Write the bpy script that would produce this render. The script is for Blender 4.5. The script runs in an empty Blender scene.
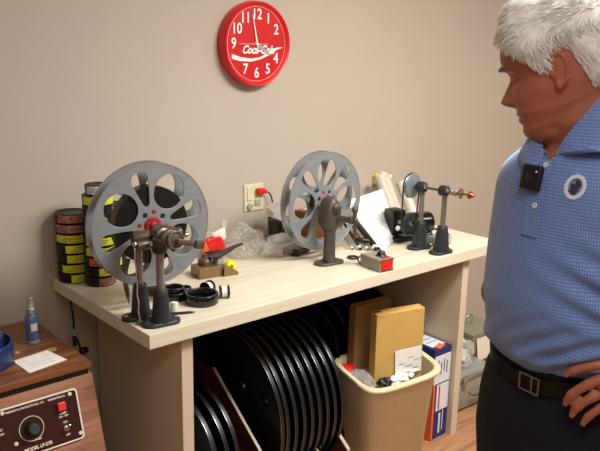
import bpy, bmesh, math, random
from mathutils import Vector, Matrix, noise, Euler
PI = math.pi
C = bpy.context.scene.collection
random.seed(7)
V = Vector

# ------------------------------------------------------------------ materials
def lin(h):
    h = h.lstrip('#'); out = []
    for i in (0, 2, 4):
        c = int(h[i:i+2], 16) / 255
        out.append(c / 12.92 if c <= .04045 else ((c + .055) / 1.055) ** 2.4)
    return (*out, 1)
MATS = {}
def mat(name, col, rough=.5, metal=0., var=.06, scale=30., bump=0., bscale=200., alpha=1., trans=0., coat=0., spec=.5, sss=0., stretch=None):
    m = bpy.data.materials.new(name); m.use_nodes = True
    nt = m.node_tree; b = nt.nodes['Principled BSDF']
    c = lin(col)
    tc = nt.nodes.new('ShaderNodeTexCoord'); mp = nt.nodes.new('ShaderNodeMapping')
    nt.links.new(tc.outputs['Object'], mp.inputs['Vector'])
    if stretch: mp.inputs['Scale'].default_value = stretch
    nz = nt.nodes.new('ShaderNodeTexNoise'); nz.inputs['Scale'].default_value = scale; nz.inputs['Detail'].default_value = 4
    nt.links.new(mp.outputs[0], nz.inputs['Vector'])
    rp = nt.nodes.new('ShaderNodeValToRGB')
    rp.color_ramp.elements[0].position = .3; rp.color_ramp.elements[1].position = .7
    rp.color_ramp.elements[0].color = tuple(max(0, x * (1 - var)) for x in c[:3]) + (1,)
    rp.color_ramp.elements[1].color = tuple(min(1, x * (1 + var)) for x in c[:3]) + (1,)
    nt.links.new(nz.outputs['Fac'], rp.inputs['Fac']); nt.links.new(rp.outputs['Color'], b.inputs['Base Color'])
    b.inputs['Roughness'].default_value = rough; b.inputs['Metallic'].default_value = metal
    b.inputs['Alpha'].default_value = alpha; b.inputs['Transmission Weight'].default_value = trans
    b.inputs['Coat Weight'].default_value = coat; b.inputs['Specular IOR Level'].default_value = spec
    if sss: b.inputs['Subsurface Weight'].default_value = sss; b.inputs['Subsurface Scale'].default_value = .01
    if bump:
        n2 = nt.nodes.new('ShaderNodeTexNoise'); n2.inputs['Scale'].default_value = bscale
        nt.links.new(mp.outputs[0], n2.inputs['Vector'])
        bp = nt.nodes.new('ShaderNodeBump'); bp.inputs['Strength'].default_value = bump; bp.inputs['Distance'].default_value = .01
        nt.links.new(n2.outputs['Fac'], bp.inputs['Height']); nt.links.new(bp.outputs[0], b.inputs['Normal'])
    MATS[name] = m
    return m
def wood(name, c1, c2, scale, rough=.4, coat=.0, axis=0, stretch=12., bands=14.):
    """wood grain running along one object axis"""
    m = bpy.data.materials.new(name); m.use_nodes = True; nt = m.node_tree; b = nt.nodes['Principled BSDF']
    tc = nt.nodes.new('ShaderNodeTexCoord'); mp = nt.nodes.new('ShaderNodeMapping')
    s = [stretch] * 3; s[axis] = 1.; mp.inputs['Scale'].default_value = s
    nt.links.new(tc.outputs['Object'], mp.inputs['Vector'])
    nz = nt.nodes.new('ShaderNodeTexNoise'); nz.inputs['Scale'].default_value = scale; nz.inputs['Detail'].default_value = 8; nz.inputs['Roughness'].default_value = .65; nz.inputs['Distortion'].default_value = .6
    nt.links.new(mp.outputs[0], nz.inputs['Vector'])
    mp2 = nt.nodes.new('ShaderNodeMapping'); s2 = [bands] * 3; s2[axis] = 1.2; mp2.inputs['Scale'].default_value = s2
    nt.links.new(tc.outputs['Object'], mp2.inputs['Vector'])
    nz2 = nt.nodes.new('ShaderNodeTexNoise'); nz2.inputs['Scale'].default_value = 2.2; nz2.inputs['Detail'].default_value = 3
    nt.links.new(mp2.outputs[0], nz2.inputs['Vector'])
    mx = nt.nodes.new('ShaderNodeMath'); mx.operation = 'MULTIPLY_ADD'; mx.inputs[1].default_value = .55; 
    nt.links.new(nz2.outputs['Fac'], mx.inputs[0])
    m2 = nt.nodes.new('ShaderNodeMath'); m2.operation = 'MULTIPLY'; m2.inputs[1].default_value = .45
    nt.links.new(nz.outputs['Fac'], m2.inputs[0]); nt.links.new(m2.outputs[0], mx.inputs[2])
    rp = nt.nodes.new('ShaderNodeValToRGB'); rp.color_ramp.elements[0].position = .38; rp.color_ramp.elements[1].position = .62
    rp.color_ramp.elements[0].color = lin(c1); rp.color_ramp.elements[1].color = lin(c2)
    nt.links.new(mx.outputs[0], rp.inputs['Fac']); nt.links.new(rp.outputs['Color'], b.inputs['Base Color'])
    b.inputs['Roughness'].default_value = rough; b.inputs['Coat Weight'].default_value = coat
    MATS[name] = m; return m
def shirt_mat():
    m = bpy.data.materials.new('shirt_knit'); m.use_nodes = True; nt = m.node_tree; b = nt.nodes['Principled BSDF']
    tc = nt.nodes.new('ShaderNodeTexCoord')
    sp = nt.nodes.new('ShaderNodeSeparateXYZ'); nt.links.new(tc.outputs['Object'], sp.inputs[0])
    def wave(expr_in, k):
        a = nt.nodes.new('ShaderNodeMath'); a.operation = 'MULTIPLY'; a.inputs[1].default_value = k; nt.links.new(expr_in, a.inputs[0])
        s = nt.nodes.new('ShaderNodeMath'); s.operation = 'SINE'; nt.links.new(a.outputs[0], s.inputs[0]); return s.outputs[0]
    yy = nt.nodes.new('ShaderNodeMath'); yy.operation = 'MULTIPLY_ADD'; yy.inputs[1].default_value = -.75
    nt.links.new(sp.outputs['X'], yy.inputs[0]); nt.links.new(sp.outputs['Y'], yy.inputs[2])
    w1 = wave(yy.outputs[0], 2 * PI / .0058); w2 = wave(sp.outputs['Z'], 2 * PI / .0058)
    pr = nt.nodes.new('ShaderNodeMath'); pr.operation = 'ADD'; nt.links.new(w1, pr.inputs[0]); nt.links.new(w2, pr.inputs[1])
    rp = nt.nodes.new('ShaderNodeValToRGB'); rp.color_ramp.elements[0].position = .35; rp.color_ramp.elements[1].position = .85
    rp.color_ramp.elements[0].color = lin('#6280c3'); rp.color_ramp.elements[1].color = lin('#8ba5da')
    nt.links.new(pr.outputs[0], rp.inputs['Fac']); nt.links.new(rp.outputs['Color'], b.inputs['Base Color'])
    b.inputs['Roughness'].default_value = .75; b.inputs['Sheen Weight'].default_value = .3
    nz = nt.nodes.new('ShaderNodeTexNoise'); nz.inputs['Scale'].default_value = 25
    nt.links.new(tc.outputs['Object'], nz.inputs['Vector'])
    bp = nt.nodes.new('ShaderNodeBump'); bp.inputs['Strength'].default_value = .25; bp.inputs['Distance'].default_value = .01
    nt.links.new(nz.outputs['Fac'], bp.inputs['Height']); nt.links.new(bp.outputs[0], b.inputs['Normal'])
    MATS['shirt_knit'] = m; return m
def emit_mat(name, col, s):
    m = bpy.data.materials.new(name); m.use_nodes = True; b = m.node_tree.nodes['Principled BSDF']
    b.inputs['Emission Color'].default_value = lin(col); b.inputs['Emission Strength'].default_value = s; MATS[name] = m; return m

mat('wall_paint', '#bbae9f', .9, var=.015, scale=3, bump=.04, bscale=300)
mat('ceiling_tile', '#d9d5cc', .9, var=.05, scale=60)
wood('floor_laminate', '#8f6240', '#b98c66', 3, .4, axis=0, stretch=10)
wood('bench_laminate', '#cfc6ad', '#dfd8c2', 2.5, .42, axis=0, stretch=25, bands=20)
mat('bench_panel', '#cdbfa6', .55, var=.03, scale=8)
wood('walnut', '#5a3018', '#8e5a34', 4, .38, coat=.15, axis=0, stretch=14, bands=16)
wood('walnut_face', '#6b4434', '#a8785c', 4, .45, axis=0, stretch=12, bands=14)
wood('rack_wood', '#3a1d0e', '#5e3219', 4, .6, axis=1)
mat('rack_edge', '#b5a890', .5)
mat('maroon_panel', '#35100c', .4, var=.08)
mat('panel_white', '#e8e0d2', .5, var=.02)
mat('red_button', '#e8382c', .35, var=.03)
mat('knob_black', '#16181b', .35, var=.1)
mat('knob_grey', '#3f4a50', .35, metal=.2, var=.1)
mat('chrome', '#c9c9c6', .22, metal=1., var=.03)
mat('steel', '#8c8b82', .38, metal=.6, var=.12, scale=40)
mat('brown_steel', '#6b5f52', .42, metal=.6, var=.2, scale=30)
mat('reel_metal', '#90969a', .45, metal=.4, var=.10, scale=18, stretch=(1, 1, 3))
mat('reel_edge', '#c4c8cb', .3, metal=.8)
mat('cast_grey', '#2b2f31', .5, metal=.25, var=.12, bump=.1)
mat('cast_brown', '#564f48', .48, metal=.45, var=.15, bump=.12)
mat('pulley_grey', '#8d979c', .4, metal=.5, var=.1)
mat('copper', '#9a5a32', .3, metal=.8)
mat('red_paint', '#9a2226', .35, var=.08)
mat('red_bright', '#dc1f1c', .3, var=.05)
mat('film_black', '#121214', .35, var=.2, scale=120)
mat('black_plastic', '#141416', .35, var=.15)
mat('black_gloss', '#0b0c0e', .18, var=.15, spec=.6)
mat('disc_black', '#15171a', .38, metal=.25, var=.25, scale=8)
mat('disc_rim', '#8f9396', .25, metal=1.)
mat('can_black', '#17181a', .4, metal=.3, var=.15)
mat('label_yellow', '#d3d52c', .6, var=.12, scale=90)
mat('label_orange', '#e0642a', .6, var=.12, scale=90)
mat('label_red', '#a8675a', .6, var=.6, scale=70)
mat('label_white', '#d8d5cc', .6, var=.08, scale=90)
mat('label_ink', '#5c5c54', .7)
mat('paper', '#edebe6', .75, var=.02)
mat('paper_pale', '#f1f1ef', .7, var=.01)
mat('paper_cream', '#e8e0c8', .75, var=.03)
mat('ink', '#8a8a88', .8)
mat('ink_dark', '#2a2a2c', .8)
mat('clock_red', '#d5131a', .35, var=.03)
mat('clock_face', '#c4141c', .4, var=.03)
mat('clock_white', '#f3ece6', .5, var=.01)
mat('clock_grey', '#9a9a9a', .4)
mat('plate_cream', '#d9d3b0', .5, var=.03)
mat('outlet_grey', '#a9a58e', .5)
mat('bag_plastic', '#e4e2dc', .2, var=.05, alpha=.27, spec=.8)
mat('brass_block', '#8a6f4c', .4, metal=.5, var=.12)
mat('brown_card', '#8a5a30', .7, var=.1)
mat('tape_yellow', '#e8e420', .5)
mat('wood_light', '#b08b5c', .6)
mat('bead_pink', '#b9a3a8', .35, metal=.5)
mat('bin_plastic', '#d6caab', .5, var=.04, scale=12, bump=.08, bscale=60)
mat('bin_rim', '#d6c9a6', .45, var=.03)
mat('carton_yellow', '#c9a45c', .65, var=.05, scale=10)
mat('carton_brown', '#8b6a40', .7, var=.08)
mat('box_blue', '#1c2a66', .5, var=.06)
mat('box_orange', '#e5692b', .5, var=.05)
mat('box_white', '#dcdfe4', .5, var=.04)
mat('box_red', '#a22a30', .5)
mat('case_grey', '#a0a39c', .42, metal=.45, var=.1)
mat('case_khaki', '#8f8c78', .5, metal=.2, var=.08)
mat('bottle_blue', '#5a6fa8', .15, var=.05, alpha=.75, coat=.4)
mat('bottle_clear', '#c8ccd4', .1, alpha=.5, spec=.8)
mat('cap_silver', '#a5aaa8', .35, metal=.4)
mat('ring_blue', '#152d5e', .35, var=.08)
mat('skin', '#ad6850', .5, var=.10, scale=22, bump=.12, bscale=140, sss=.08)
mat('hair_white', '#f0eeea', .7, var=.10, scale=60)
mat('eye_white', '#d8d0c8', .2)
mat('iris_dark', '#2b211c', .2)
mat('trousers_navy', '#070b1c', .9, var=.1, scale=60, bump=.1)
mat('belt_leather', '#08080a', .5, var=.15, spec=.3)
mat('shoe_leather', '#1a1412', .35)
mat('gold', '#d9a54a', .22, metal=1.)
mat('button_pearl', '#dfe3ea', .25)
mat('badge_thread', '#dde3ee', .7)
mat('badge_dark', '#3a3838', .7)
mat('purple_plastic', '#4a3f8c', .4)
mat('tube_white', '#cfcabc', .5, var=.05)
mat('sponge_yellow', '#d8c05e', .8, var=.15, scale=60)
shirt_mat()
emit_mat('lamp_diffuser', '#fff4e4', 3.)

# ------------------------------------------------------------------ mesh helpers
def frame(z, x=None):
    z = V(z).normalized()
    if x is None: x = V((1, 0, 0)) if abs(z.x) < .9 else V((0, 1, 0))
    x = V(x); x = (x - z * x.dot(z)).normalized(); y = z.cross(x)
    return Matrix((x, y, z)).transposed()
def obj(name, bm, m, parent=None, smooth=None, kind=None, label=None):
    me = bpy.data.meshes.new(name)
    bmesh.ops.recalc_face_normals(bm, faces=bm.faces[:]) if smooth != 'keep' else None
    bm.to_mesh(me); bm.free()
    ms = m if isinstance(m, (list, tuple)) else [m]
    for x in ms: me.materials.append(MATS[x])
    o = bpy.data.objects.new(name, me); C.objects.link(o)
    if smooth:
        for p in me.polygons: p.use_smooth = True
        try: me.set_sharp_from_angle(angle=math.radians(38 if smooth is True else 60))
        except Exception: pass
    if parent: o.parent = parent
    if kind: o['kind'] = kind
    if label: o['label'] = label
    return o
def tag(o, label, cat, group=None, kind=None):
    o['label'] = label; o['category'] = cat
    if group: o['group'] = group
    if kind: o['kind'] = kind
    return o
def thing(name, label, cat, loc=(0, 0, 0), rotz=0, group=None):
    o = bpy.data.objects.new(name, None); C.objects.link(o); o.location = loc; o.rotation_euler = (0, 0, rotz)
    o.empty_display_size = .05
    return tag(o, label, cat, group)
def B(): return bmesh.new()
def box(bm, c, s, rot=None, bev=0., seg=2, mi=0):
    r = bmesh.ops.create_cube(bm, size=1); vs = r['verts']
    bmesh.ops.scale(bm, vec=s, verts=vs)
    if bev:
        es = list({e for v in vs for e in v.link_edges})
        q = bmesh.ops.bevel(bm, geom=es, offset=bev, segments=seg, affect='EDGES', profile=.5)
        vs = list({v for f in q['faces'] for v in f.verts} | {v for v in vs if v.is_valid})
    if rot is not None: bmesh.ops.rotate(bm, cent=(0, 0, 0), matrix=rot, verts=vs)
    bmesh.ops.translate(bm, vec=c, verts=vs)
    if mi:
        for f in {f for v in vs for f in v.link_faces}: f.material_index = mi
    return vs
def loft(bm, rings, cap=True, closed=True, mi=0):
    R = [[bm.verts.new(p) for p in r] for r in rings]
    n = len(R[0]); fs = []
    for a, b in zip(R, R[1:]):
        for i in range(n if closed else n - 1):
            j = (i + 1) % n; fs.append(bm.faces.new((a[i], a[j], b[j], b[i])))
    if cap and closed:
        fs.append(bm.faces.new(R[0][::-1])); fs.append(bm.faces.new(R[-1]))
    if mi:
        for f in fs: f.material_index = mi
    return R
def lathe(bm, prof, o=(0, 0, 0), axis=(0, 0, 1), n=32, cap=True, mi=0, x=None):
    """prof: (radius, height) pairs"""
    M = frame(axis, x); o = V(o)
    rings = [[o + M @ V((max(r, 1e-5) * math.cos(2 * PI * k / n), max(r, 1e-5) * math.sin(2 * PI * k / n), h)) for k in range(n)] for r, h in prof]
    return loft(bm, rings, cap, mi=mi)
def ring(bm, prof, o=(0, 0, 0), axis=(0, 0, 1), n=48, mi=0):
    """closed cross-section lathe (a torus-like solid)"""
    M = frame(axis); o = V(o)
    rings = [[o + M @ V((r * math.cos(2 * PI * k / n), r * math.sin(2 * PI * k / n), h)) for k in range(n)] for r, h in prof]
    rings.append(None); R = [[bm.verts.new(p) for p in r] for r in rings[:-1]]; R.append(R[0])
    for a, b in zip(R, R[1:]):
        for i in range(n):
            j = (i + 1) % n; f = bm.faces.new((a[i], a[j], b[j], b[i])); f.material_index = mi
def cyl(bm, a, b, r, r2=None, n=20, mi=0):
    a, b = V(a), V(b); h = (b - a).length; r2 = r if r2 is None else r2
    return lathe(bm, [(r, 0), (r2, h)], a, b - a, n, mi=mi)
def bcyl(bm, a, b, r, bev=.001, n=24, mi=0):
    a, b = V(a), V(b); h = (b - a).length
    return lathe(bm, [(r - bev, 0), (r, bev), (r, h - bev), (r - bev, h)], a, b - a, n, mi=mi)
def tube(bm, pts, rad, n=10, mi=0, cap=True, flat=1.):
    pts = [V(p) for p in pts]; N = len(pts)
    rr = rad if isinstance(rad, (list, tuple)) else [rad] * N
    rings = []; x = None
    for i, p in enumerate(pts):
        t = (pts[min(i + 1, N - 1)] - pts[max(i - 1, 0)]).normalized()
        M = frame(t, x if x is not None else None); x = M.col[0].copy()
        rings.append([p + M @ V((rr[i] * math.cos(2 * PI * k / n), rr[i] * flat * math.sin(2 * PI * k / n), 0)) for k in range(n)])
    return loft(bm, rings, cap, mi=mi)
def spline(pts, k=8):
    P = [V(p) for p in pts]; P = [P[0] * 2 - P[1]] + P + [P[-1] * 2 - P[-2]]; out = []
    for i in range(1, len(P) - 2):
        for j in range(k):
            t = j / k; a, b, c, d = P[i-1], P[i], P[i+1], P[i+2]
            out.append(.5 * ((2 * b) + (c - a) * t + (2*a - 5*b + 4*c - d) * t * t + (3*b - a - 3*c + d) * t ** 3))
    out.append(P[-2]); return out
def prism(bm, poly, h, M=None, bev=0, mi=0):
    """poly 2D in XY extruded along z by h, placed by 4x4 matrix"""
    vs = [bm.verts.new((x, y, 0)) for x, y in poly]; f = bm.faces.new(vs)
    r = bmesh.ops.extrude_face_region(bm, geom=[f]); nv = [g for g in r['geom'] if isinstance(g, bmesh.types.BMVert)]
    bmesh.ops.translate(bm, vec=(0, 0, h), verts=nv); allv = vs + nv
    if M is not None: bmesh.ops.transform(bm, matrix=M, verts=allv)
    if mi:
        for f in {f for v in allv for f in v.link_faces}: f.material_index = mi
    return allv
def ell(bm, c, s, rot=None, u=20, v=12):
    r = bmesh.ops.create_uvsphere(bm, u_segments=u, v_segments=v, radius=1)
    bmesh.ops.scale(bm, vec=s, verts=r['verts'])
    if rot is not None: bmesh.ops.rotate(bm, cent=(0, 0, 0), matrix=rot, verts=r['verts'])
    bmesh.ops.translate(bm, vec=c, verts=r['verts']); return r['verts']
def applied(o):
    dg = bpy.context.evaluated_depsgraph_get(); dg.update()
    me = bpy.data.meshes.new_from_object(o.evaluated_get(dg)); return me
def curve_mesh(cu, M=None):
    o = bpy.data.objects.new('tmp', cu); C.objects.link(o); me = applied(o)
    bpy.data.objects.remove(o)
    bm = bmesh.new(); bm.from_mesh(me)
    if M is not None: bmesh.ops.transform(bm, matrix=M, verts=bm.verts[:])
    bpy.data.meshes.remove(me); return bm
def text_bm(s, size, M, ext=.0006, shear=0., bold=0., xs=1., align='CENTER'):
    cu = bpy.data.curves.new('t', 'FONT'); cu.body = s; cu.size = size; cu.extrude = ext; cu.shear = shear; cu.offset = bold
    cu.align_x = align; cu.align_y = 'CENTER'; cu.resolution_u = 3
    return curve_mesh(cu, M @ Matrix.Diagonal((xs, 1, 1, 1)))
def plate_with_holes(outer, holes, thick, bevel, M):
    cu = bpy.data.curves.new('p', 'CURVE'); cu.dimensions = '2D'; cu.fill_mode = 'BOTH'; cu.extrude = thick / 2 - bevel; cu.bevel_depth = bevel; cu.bevel_resolution = 1
    for poly in [outer] + holes:
        s = cu.splines.new('POLY'); s.points.add(len(poly) - 1); s.use_cyclic_u = True
        for q, (x, y) in zip(s.points, poly): q.co = (x, y, 0, 1)
    return curve_mesh(cu, M)
def remesh(bm, voxel, smooth_it=2, fac=.5):
    me = bpy.data.meshes.new('r'); bmesh.ops.recalc_face_normals(bm, faces=bm.faces[:]); bm.to_mesh(me); bm.free()
    o = bpy.data.objects.new('r', me); C.objects.link(o)
    md = o.modifiers.new('r', 'REMESH'); md.mode = 'VOXEL'; md.voxel_size = voxel; md.adaptivity = 0
    if smooth_it:
        s = o.modifiers.new('s', 'SMOOTH'); s.iterations = smooth_it; s.factor = fac
    me2 = applied(o); bpy.data.objects.remove(o); b = bmesh.new(); b.from_mesh(me2); bpy.data.meshes.remove(me2); return b
XZ = Matrix(((1, 0, 0, 0), (0, 0, -1, 0), (0, 1, 0, 0), (0, 0, 0, 1)))   # text plane: x right, z up, facing -y
def T(x, y, z): return Matrix.Translation((x, y, z))
def RZ(a): return Matrix.Rotation(a, 4, 'Z')
def rotm(x=0, y=0, z=0): return Euler((x, y, z)).to_matrix()

# ------------------------------------------------------------------ setting
X0, X1, Y0, Y1, HC = -2.6, 4.6, -4.2, .706, 2.62
def slab(name, c, s, m):
    b = B(); box(b, c, s); return obj(name, b, m, kind='structure')
slab('floor', ((X0+X1)/2, (Y0+Y1)/2, -.05), (X1-X0+.2, Y1-Y0+.2, .1), 'floor_laminate')
slab('ceiling', ((X0+X1)/2, (Y0+Y1)/2, HC+.05), (X1-X0+.2, Y1-Y0+.2, .1), 'ceiling_tile')
slab('wall_back', ((X0+X1)/2, Y1+.05, HC/2), (X1-X0+.2, .1, HC), 'wall_paint')
slab('wall_front', ((X0+X1)/2, Y0-.05, HC/2), (X1-X0+.2, .1, HC), 'wall_paint')
slab('wall_left', (X0-.05, (Y0+Y1)/2, HC/2), (.1, Y1-Y0, HC), 'wall_paint')
slab('wall_right', (X1+.05, (Y0+Y1)/2, HC/2), (.1, Y1-Y0, HC), 'wall_paint')

# ------------------------------------------------------------------ workbench
wb = thing('workbench', 'long beige laminate workbench standing against the wall, open underneath', 'workbench')
b = B(); box(b, (.90, .35, .877), (1.80, .70, .046), bev=.0015); obj('tabletop', b, 'bench_laminate', wb)
b = B(); box(b, (.150, .325, .427), (.042, .59, .854), bev=.001); obj('side_panel', b, 'bench_panel', wb)
b = B(); box(b, (1.590, .325, .427), (.042, .59, .854), bev=.001); obj('side_panel', b, 'bench_panel', wb)
b = B(); box(b, (.870, .6985, .50), (1.40, .006, .70)); obj('unseen_back_panel', b, 'rack_wood', wb)  # dark sheet added to deepen the shade under the bench, no known part

# ------------------------------------------------------------------ wall clock
ck = thing('wall_clock', 'round red wall clock with white numerals and script lettering, hung on the beige wall', 'clock', (.9116, .655, 1.745))
R0 = .1713
b = B(); ring(b, [(R0-.012, 0), (R0-.004, -.004), (R0, .004), (R0+.002, .03), (R0-.002, .05), (R0-.03, .05), (R0-.024, .012), (R0-.018, .006)][::-1], axis=(0, 1, 0), n=72); obj('case', b, 'clock_red', ck, True)
b = B(); bcyl(b, (0, .010, 0), (0, .040, 0), R0-.022, n=64); obj('dial', b, 'clock_face', ck, True)
b = B(); ring(b, [(R0-.0195, .0085), (R0-.0215, .0085), (R0-.0215, .0095), (R0-.0195, .0095)], axis=(0, 1, 0), n=72); obj('dial_ring', b, 'clock_white', ck)
for nm, ang in (('12', 90), ('1', 60), ('2', 30), ('4', -30), ('5', -60), ('6', -90), ('7', -120), ('9', 180), ('10', 150), ('11', 120)):
    a = math.radians(ang); r = .118
    obj('numeral', text_bm(nm, .060, T(r*math.cos(a), .0095, r*math.sin(a)) @ XZ, bold=.0008, xs=.88), 'clock_white', ck)
obj('lettering', text_bm('Coca-Cola', .046, T(.006, .0085, -.024) @ XZ @ Matrix.Rotation(.0, 4, 'Z'), shear=.42, bold=.0014, xs=.84), 'clock_white', ck)
# ribbon swash
top, bot = [], []
for i in range(41):
    u = i / 40; x = -.128 + u * .262
    cps = [(-.130, -.050), (-.086, -.061), (-.03, -.065), (.017, -.058), (.07, -.036), (.105, -.018), (.140, -.012)]
    for (xa, za), (xb, zb) in zip(cps, cps[1:]):
        if x <= xb or xb == .140: zc = za + (zb - za)*(x - xa)/(xb - xa); break
    w = .0085*(1 - u)**1.3 + .0016 + .004*max(0, math.sin((u - .55)/.45*PI))*(u > .55)
    top.append((x, zc + w)); bot.append((x, zc - w * .9))
b = B(); prism(b, top + bot[::-1], .001, T(0, .0095, 0) @ XZ); obj('ribbon_swash', b, 'clock_white', ck)
def hand(name, ang, L, w, back, m, y):
    b = B(); d = V((math.cos(ang), 0, math.sin(ang))); n = V((-d.z, 0, d.x))
    a, e = -d * back, d * L
    pts = [a + n*w*.6, a - n*w*.6, d*L*.2 - n*w, e - n*w*.45, e + n*w*.45, d*L*.2 + n*w]
    vs = [b.verts.new(p + V((0, y, 0))) for p in pts]; f = b.faces.new(vs)
    r = bmesh.ops.extrude_face_region(b, geom=[f]); bmesh.ops.translate(b, vec=(0, .001, 0), verts=[g for g in r['geom'] if isinstance(g, bmesh.types.BMVert)])
    return obj(name, b, m, ck)
hand('minute_hand', math.radians(102), .118, .0034, .015, 'clock_white', .005)
hand('hour_hand', math.radians(-33), .080, .0085, .012, 'clock_grey', .007)
hand('second_hand', math.radians(180), .095, .0008, .055, 'clock_white', .004)
b = B(); bcyl(b, (0, .003, 0), (0, .010, 0), .006); obj('hand_pin', b, 'clock_white', ck, True)

# ------------------------------------------------------------------ switch plate with plug
pl = thing('outlet_plate', 'cream double wall plate with switch and socket beside the plastic bags', 'wall plate', (.9265, .7055, 1.088))
b = B(); box(b, (.002, -.003, .002), (.106, .006, .120), bev=.002); obj('plate', b, 'plate_cream', pl)
b = B(); box(b, (-.024, -.008, .02), (.026, .006, .06), bev=.002); obj('rocker_switch', b, 'plate_cream', pl)
b = B(); bcyl(b, (-.024, -.006, -.035), (-.024, -.018, -.035), .013); obj('dimmer_knob', b, 'outlet_grey', pl, True)
b = B(); box(b, (.022, -.008, -.022), (.034, .006, .03), bev=.003); obj('socket', b, 'outlet_grey', pl)
pg = thing('power_plug', 'orange-red plug with a dark cord in the cream wall plate', 'plug', (.952, .697, 1.118))
b = B(); box(b, (0, -.012, 0), (.034, .024, .026), bev=.005); box(b, (.02, -.016, -.004), (.02, .018, .02), bev=.004); obj('plug_body', b, 'red_bright', pg, True)
b = B(); tube(b, spline([(.03, -.016, -.006), (.05, -.02, -.02), (.062, -.022, -.06), (.075, -.03, -.14)]), .0035); obj('cord', b, 'black_plastic', pg, True)

# ------------------------------------------------------------------ film cans
def arc_label(bm, r, z0, z1, a0, a1, n=14):
    ri, ro = r + .0002, r + .0011
    rings = []
    for i in range(n + 1):
        a = a0 + (a1 - a0) * i / n; c, s = math.cos(a), math.sin(a)
        rings.append([V((ri*c, ri*s, z0)), V((ro*c, ro*s, z0)), V((ro*c, ro*s, z1)), V((ri*c, ri*s, z1))])
    loft(bm, rings)
CAMDIR = math.atan2(-1.86 - .6, -1.04 - .06)   # side of the stacks that faces the room
def can(x, y, z, r, h, lab, label, group, da=0., span=1.9, name='film_can'):
    t = thing(name, label, 'film can', (x, y, z), 0, group)
    b = B(); lathe(b, [(r-.003, 0), (r-.001, .001), (r-.001, h*.55), (r-.003, h*.56), (r-.003, h*.58), (r, h*.6), (r, h-.003), (r-.003, h-.001), (r-.008, h-.001), (r-.009, h-.004), (.001, h-.004)], n=40)
    obj('can_body', b, 'can_black', t, True)
    if lab:
        b = B(); a = CAMDIR + da; arc_label(b, r, h*.12, h*.88, a - span/2, a + span/2); obj('can_label', b, lab, t, True)
        b = B()
        for k in range(3):
            a = CAMDIR + da - span*.3 + k*.1
            arc_label(b, r + .001, h*(.3 + .18*k), h*(.34 + .18*k), a, a + span*.45, 8)
        obj('label_writing', b, 'label_ink', t)
    return t
H7 = .0365
ordn = ['bottom', 'second from the bottom', 'third from the bottom', 'fourth from the bottom', 'fifth from the bottom', 'sixth from the bottom', 'seventh from the bottom', 'eighth from the bottom', 'ninth from the bottom', 'topmost']
s1 = [('label_yellow', .45, 1.3), ('label_yellow', .2, 1.9), ('label_yellow', .35, 1.6), ('label_yellow', .35, 1.6), ('label_yellow', 0, 2.4), ('label_red', 0, 2.4), ('label_red', .05, 1.9)]
for i, (m, da, sp) in enumerate(s1):
    w = 'topmost' if i == 6 else ordn[i]
    cname = {'label_yellow': 'yellow', 'label_red': 'red and white'}[m]
    can(.062 + (i % 3 - 1)*.0015, .640, .9 + i*H7, .0585 + (i % 2)*.001, H7 - .0006, m, f'black film can with {cname} label, {w} of the leftmost stack', 'film cans in the left stack', da, sp)
s2 = [('label_red', .5, 1.2, .055), ('label_yellow', .5, 1.2, .055), ('label_orange', -.1, 1.3, .055), ('label_yellow', .1, 2.1, .0535), ('label_yellow', .1, 2.1, .054), (None, 0, 1, .0535), ('label_orange', -.05, 1.3, .053), (None, 0, 1, .053), ('label_yellow', .1, 2.4, .0535), ('label_white', -.1, 1.7, .0405)]
s2n = ['brown and white', 'yellow', 'orange', 'yellow', 'yellow', 'no', 'orange', 'no', 'yellow', 'white']
for i, (m, da, sp, r) in enumerate(s2):
    can(.1155 + (i % 3 - 1)*.001, .545, .9 + i*H7, r, H7 - .0006, m, f'black film can, {s2n[i]} label, {ordn[i]} in the tall stack', 'film cans in the tall stack', da, sp)
for i in range(7):
    m = 'label_yellow' if i in (1, 3, 4, 6) else None
    can(.205 + (i % 2)*.0015, .622, .9 + i*.0385, .05, .0378, m, f'black film can behind the left reel, {ordn[i] if i < 6 else "topmost"} of rear stack', 'film cans in the rear stack', -.2, 1.6)

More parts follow.
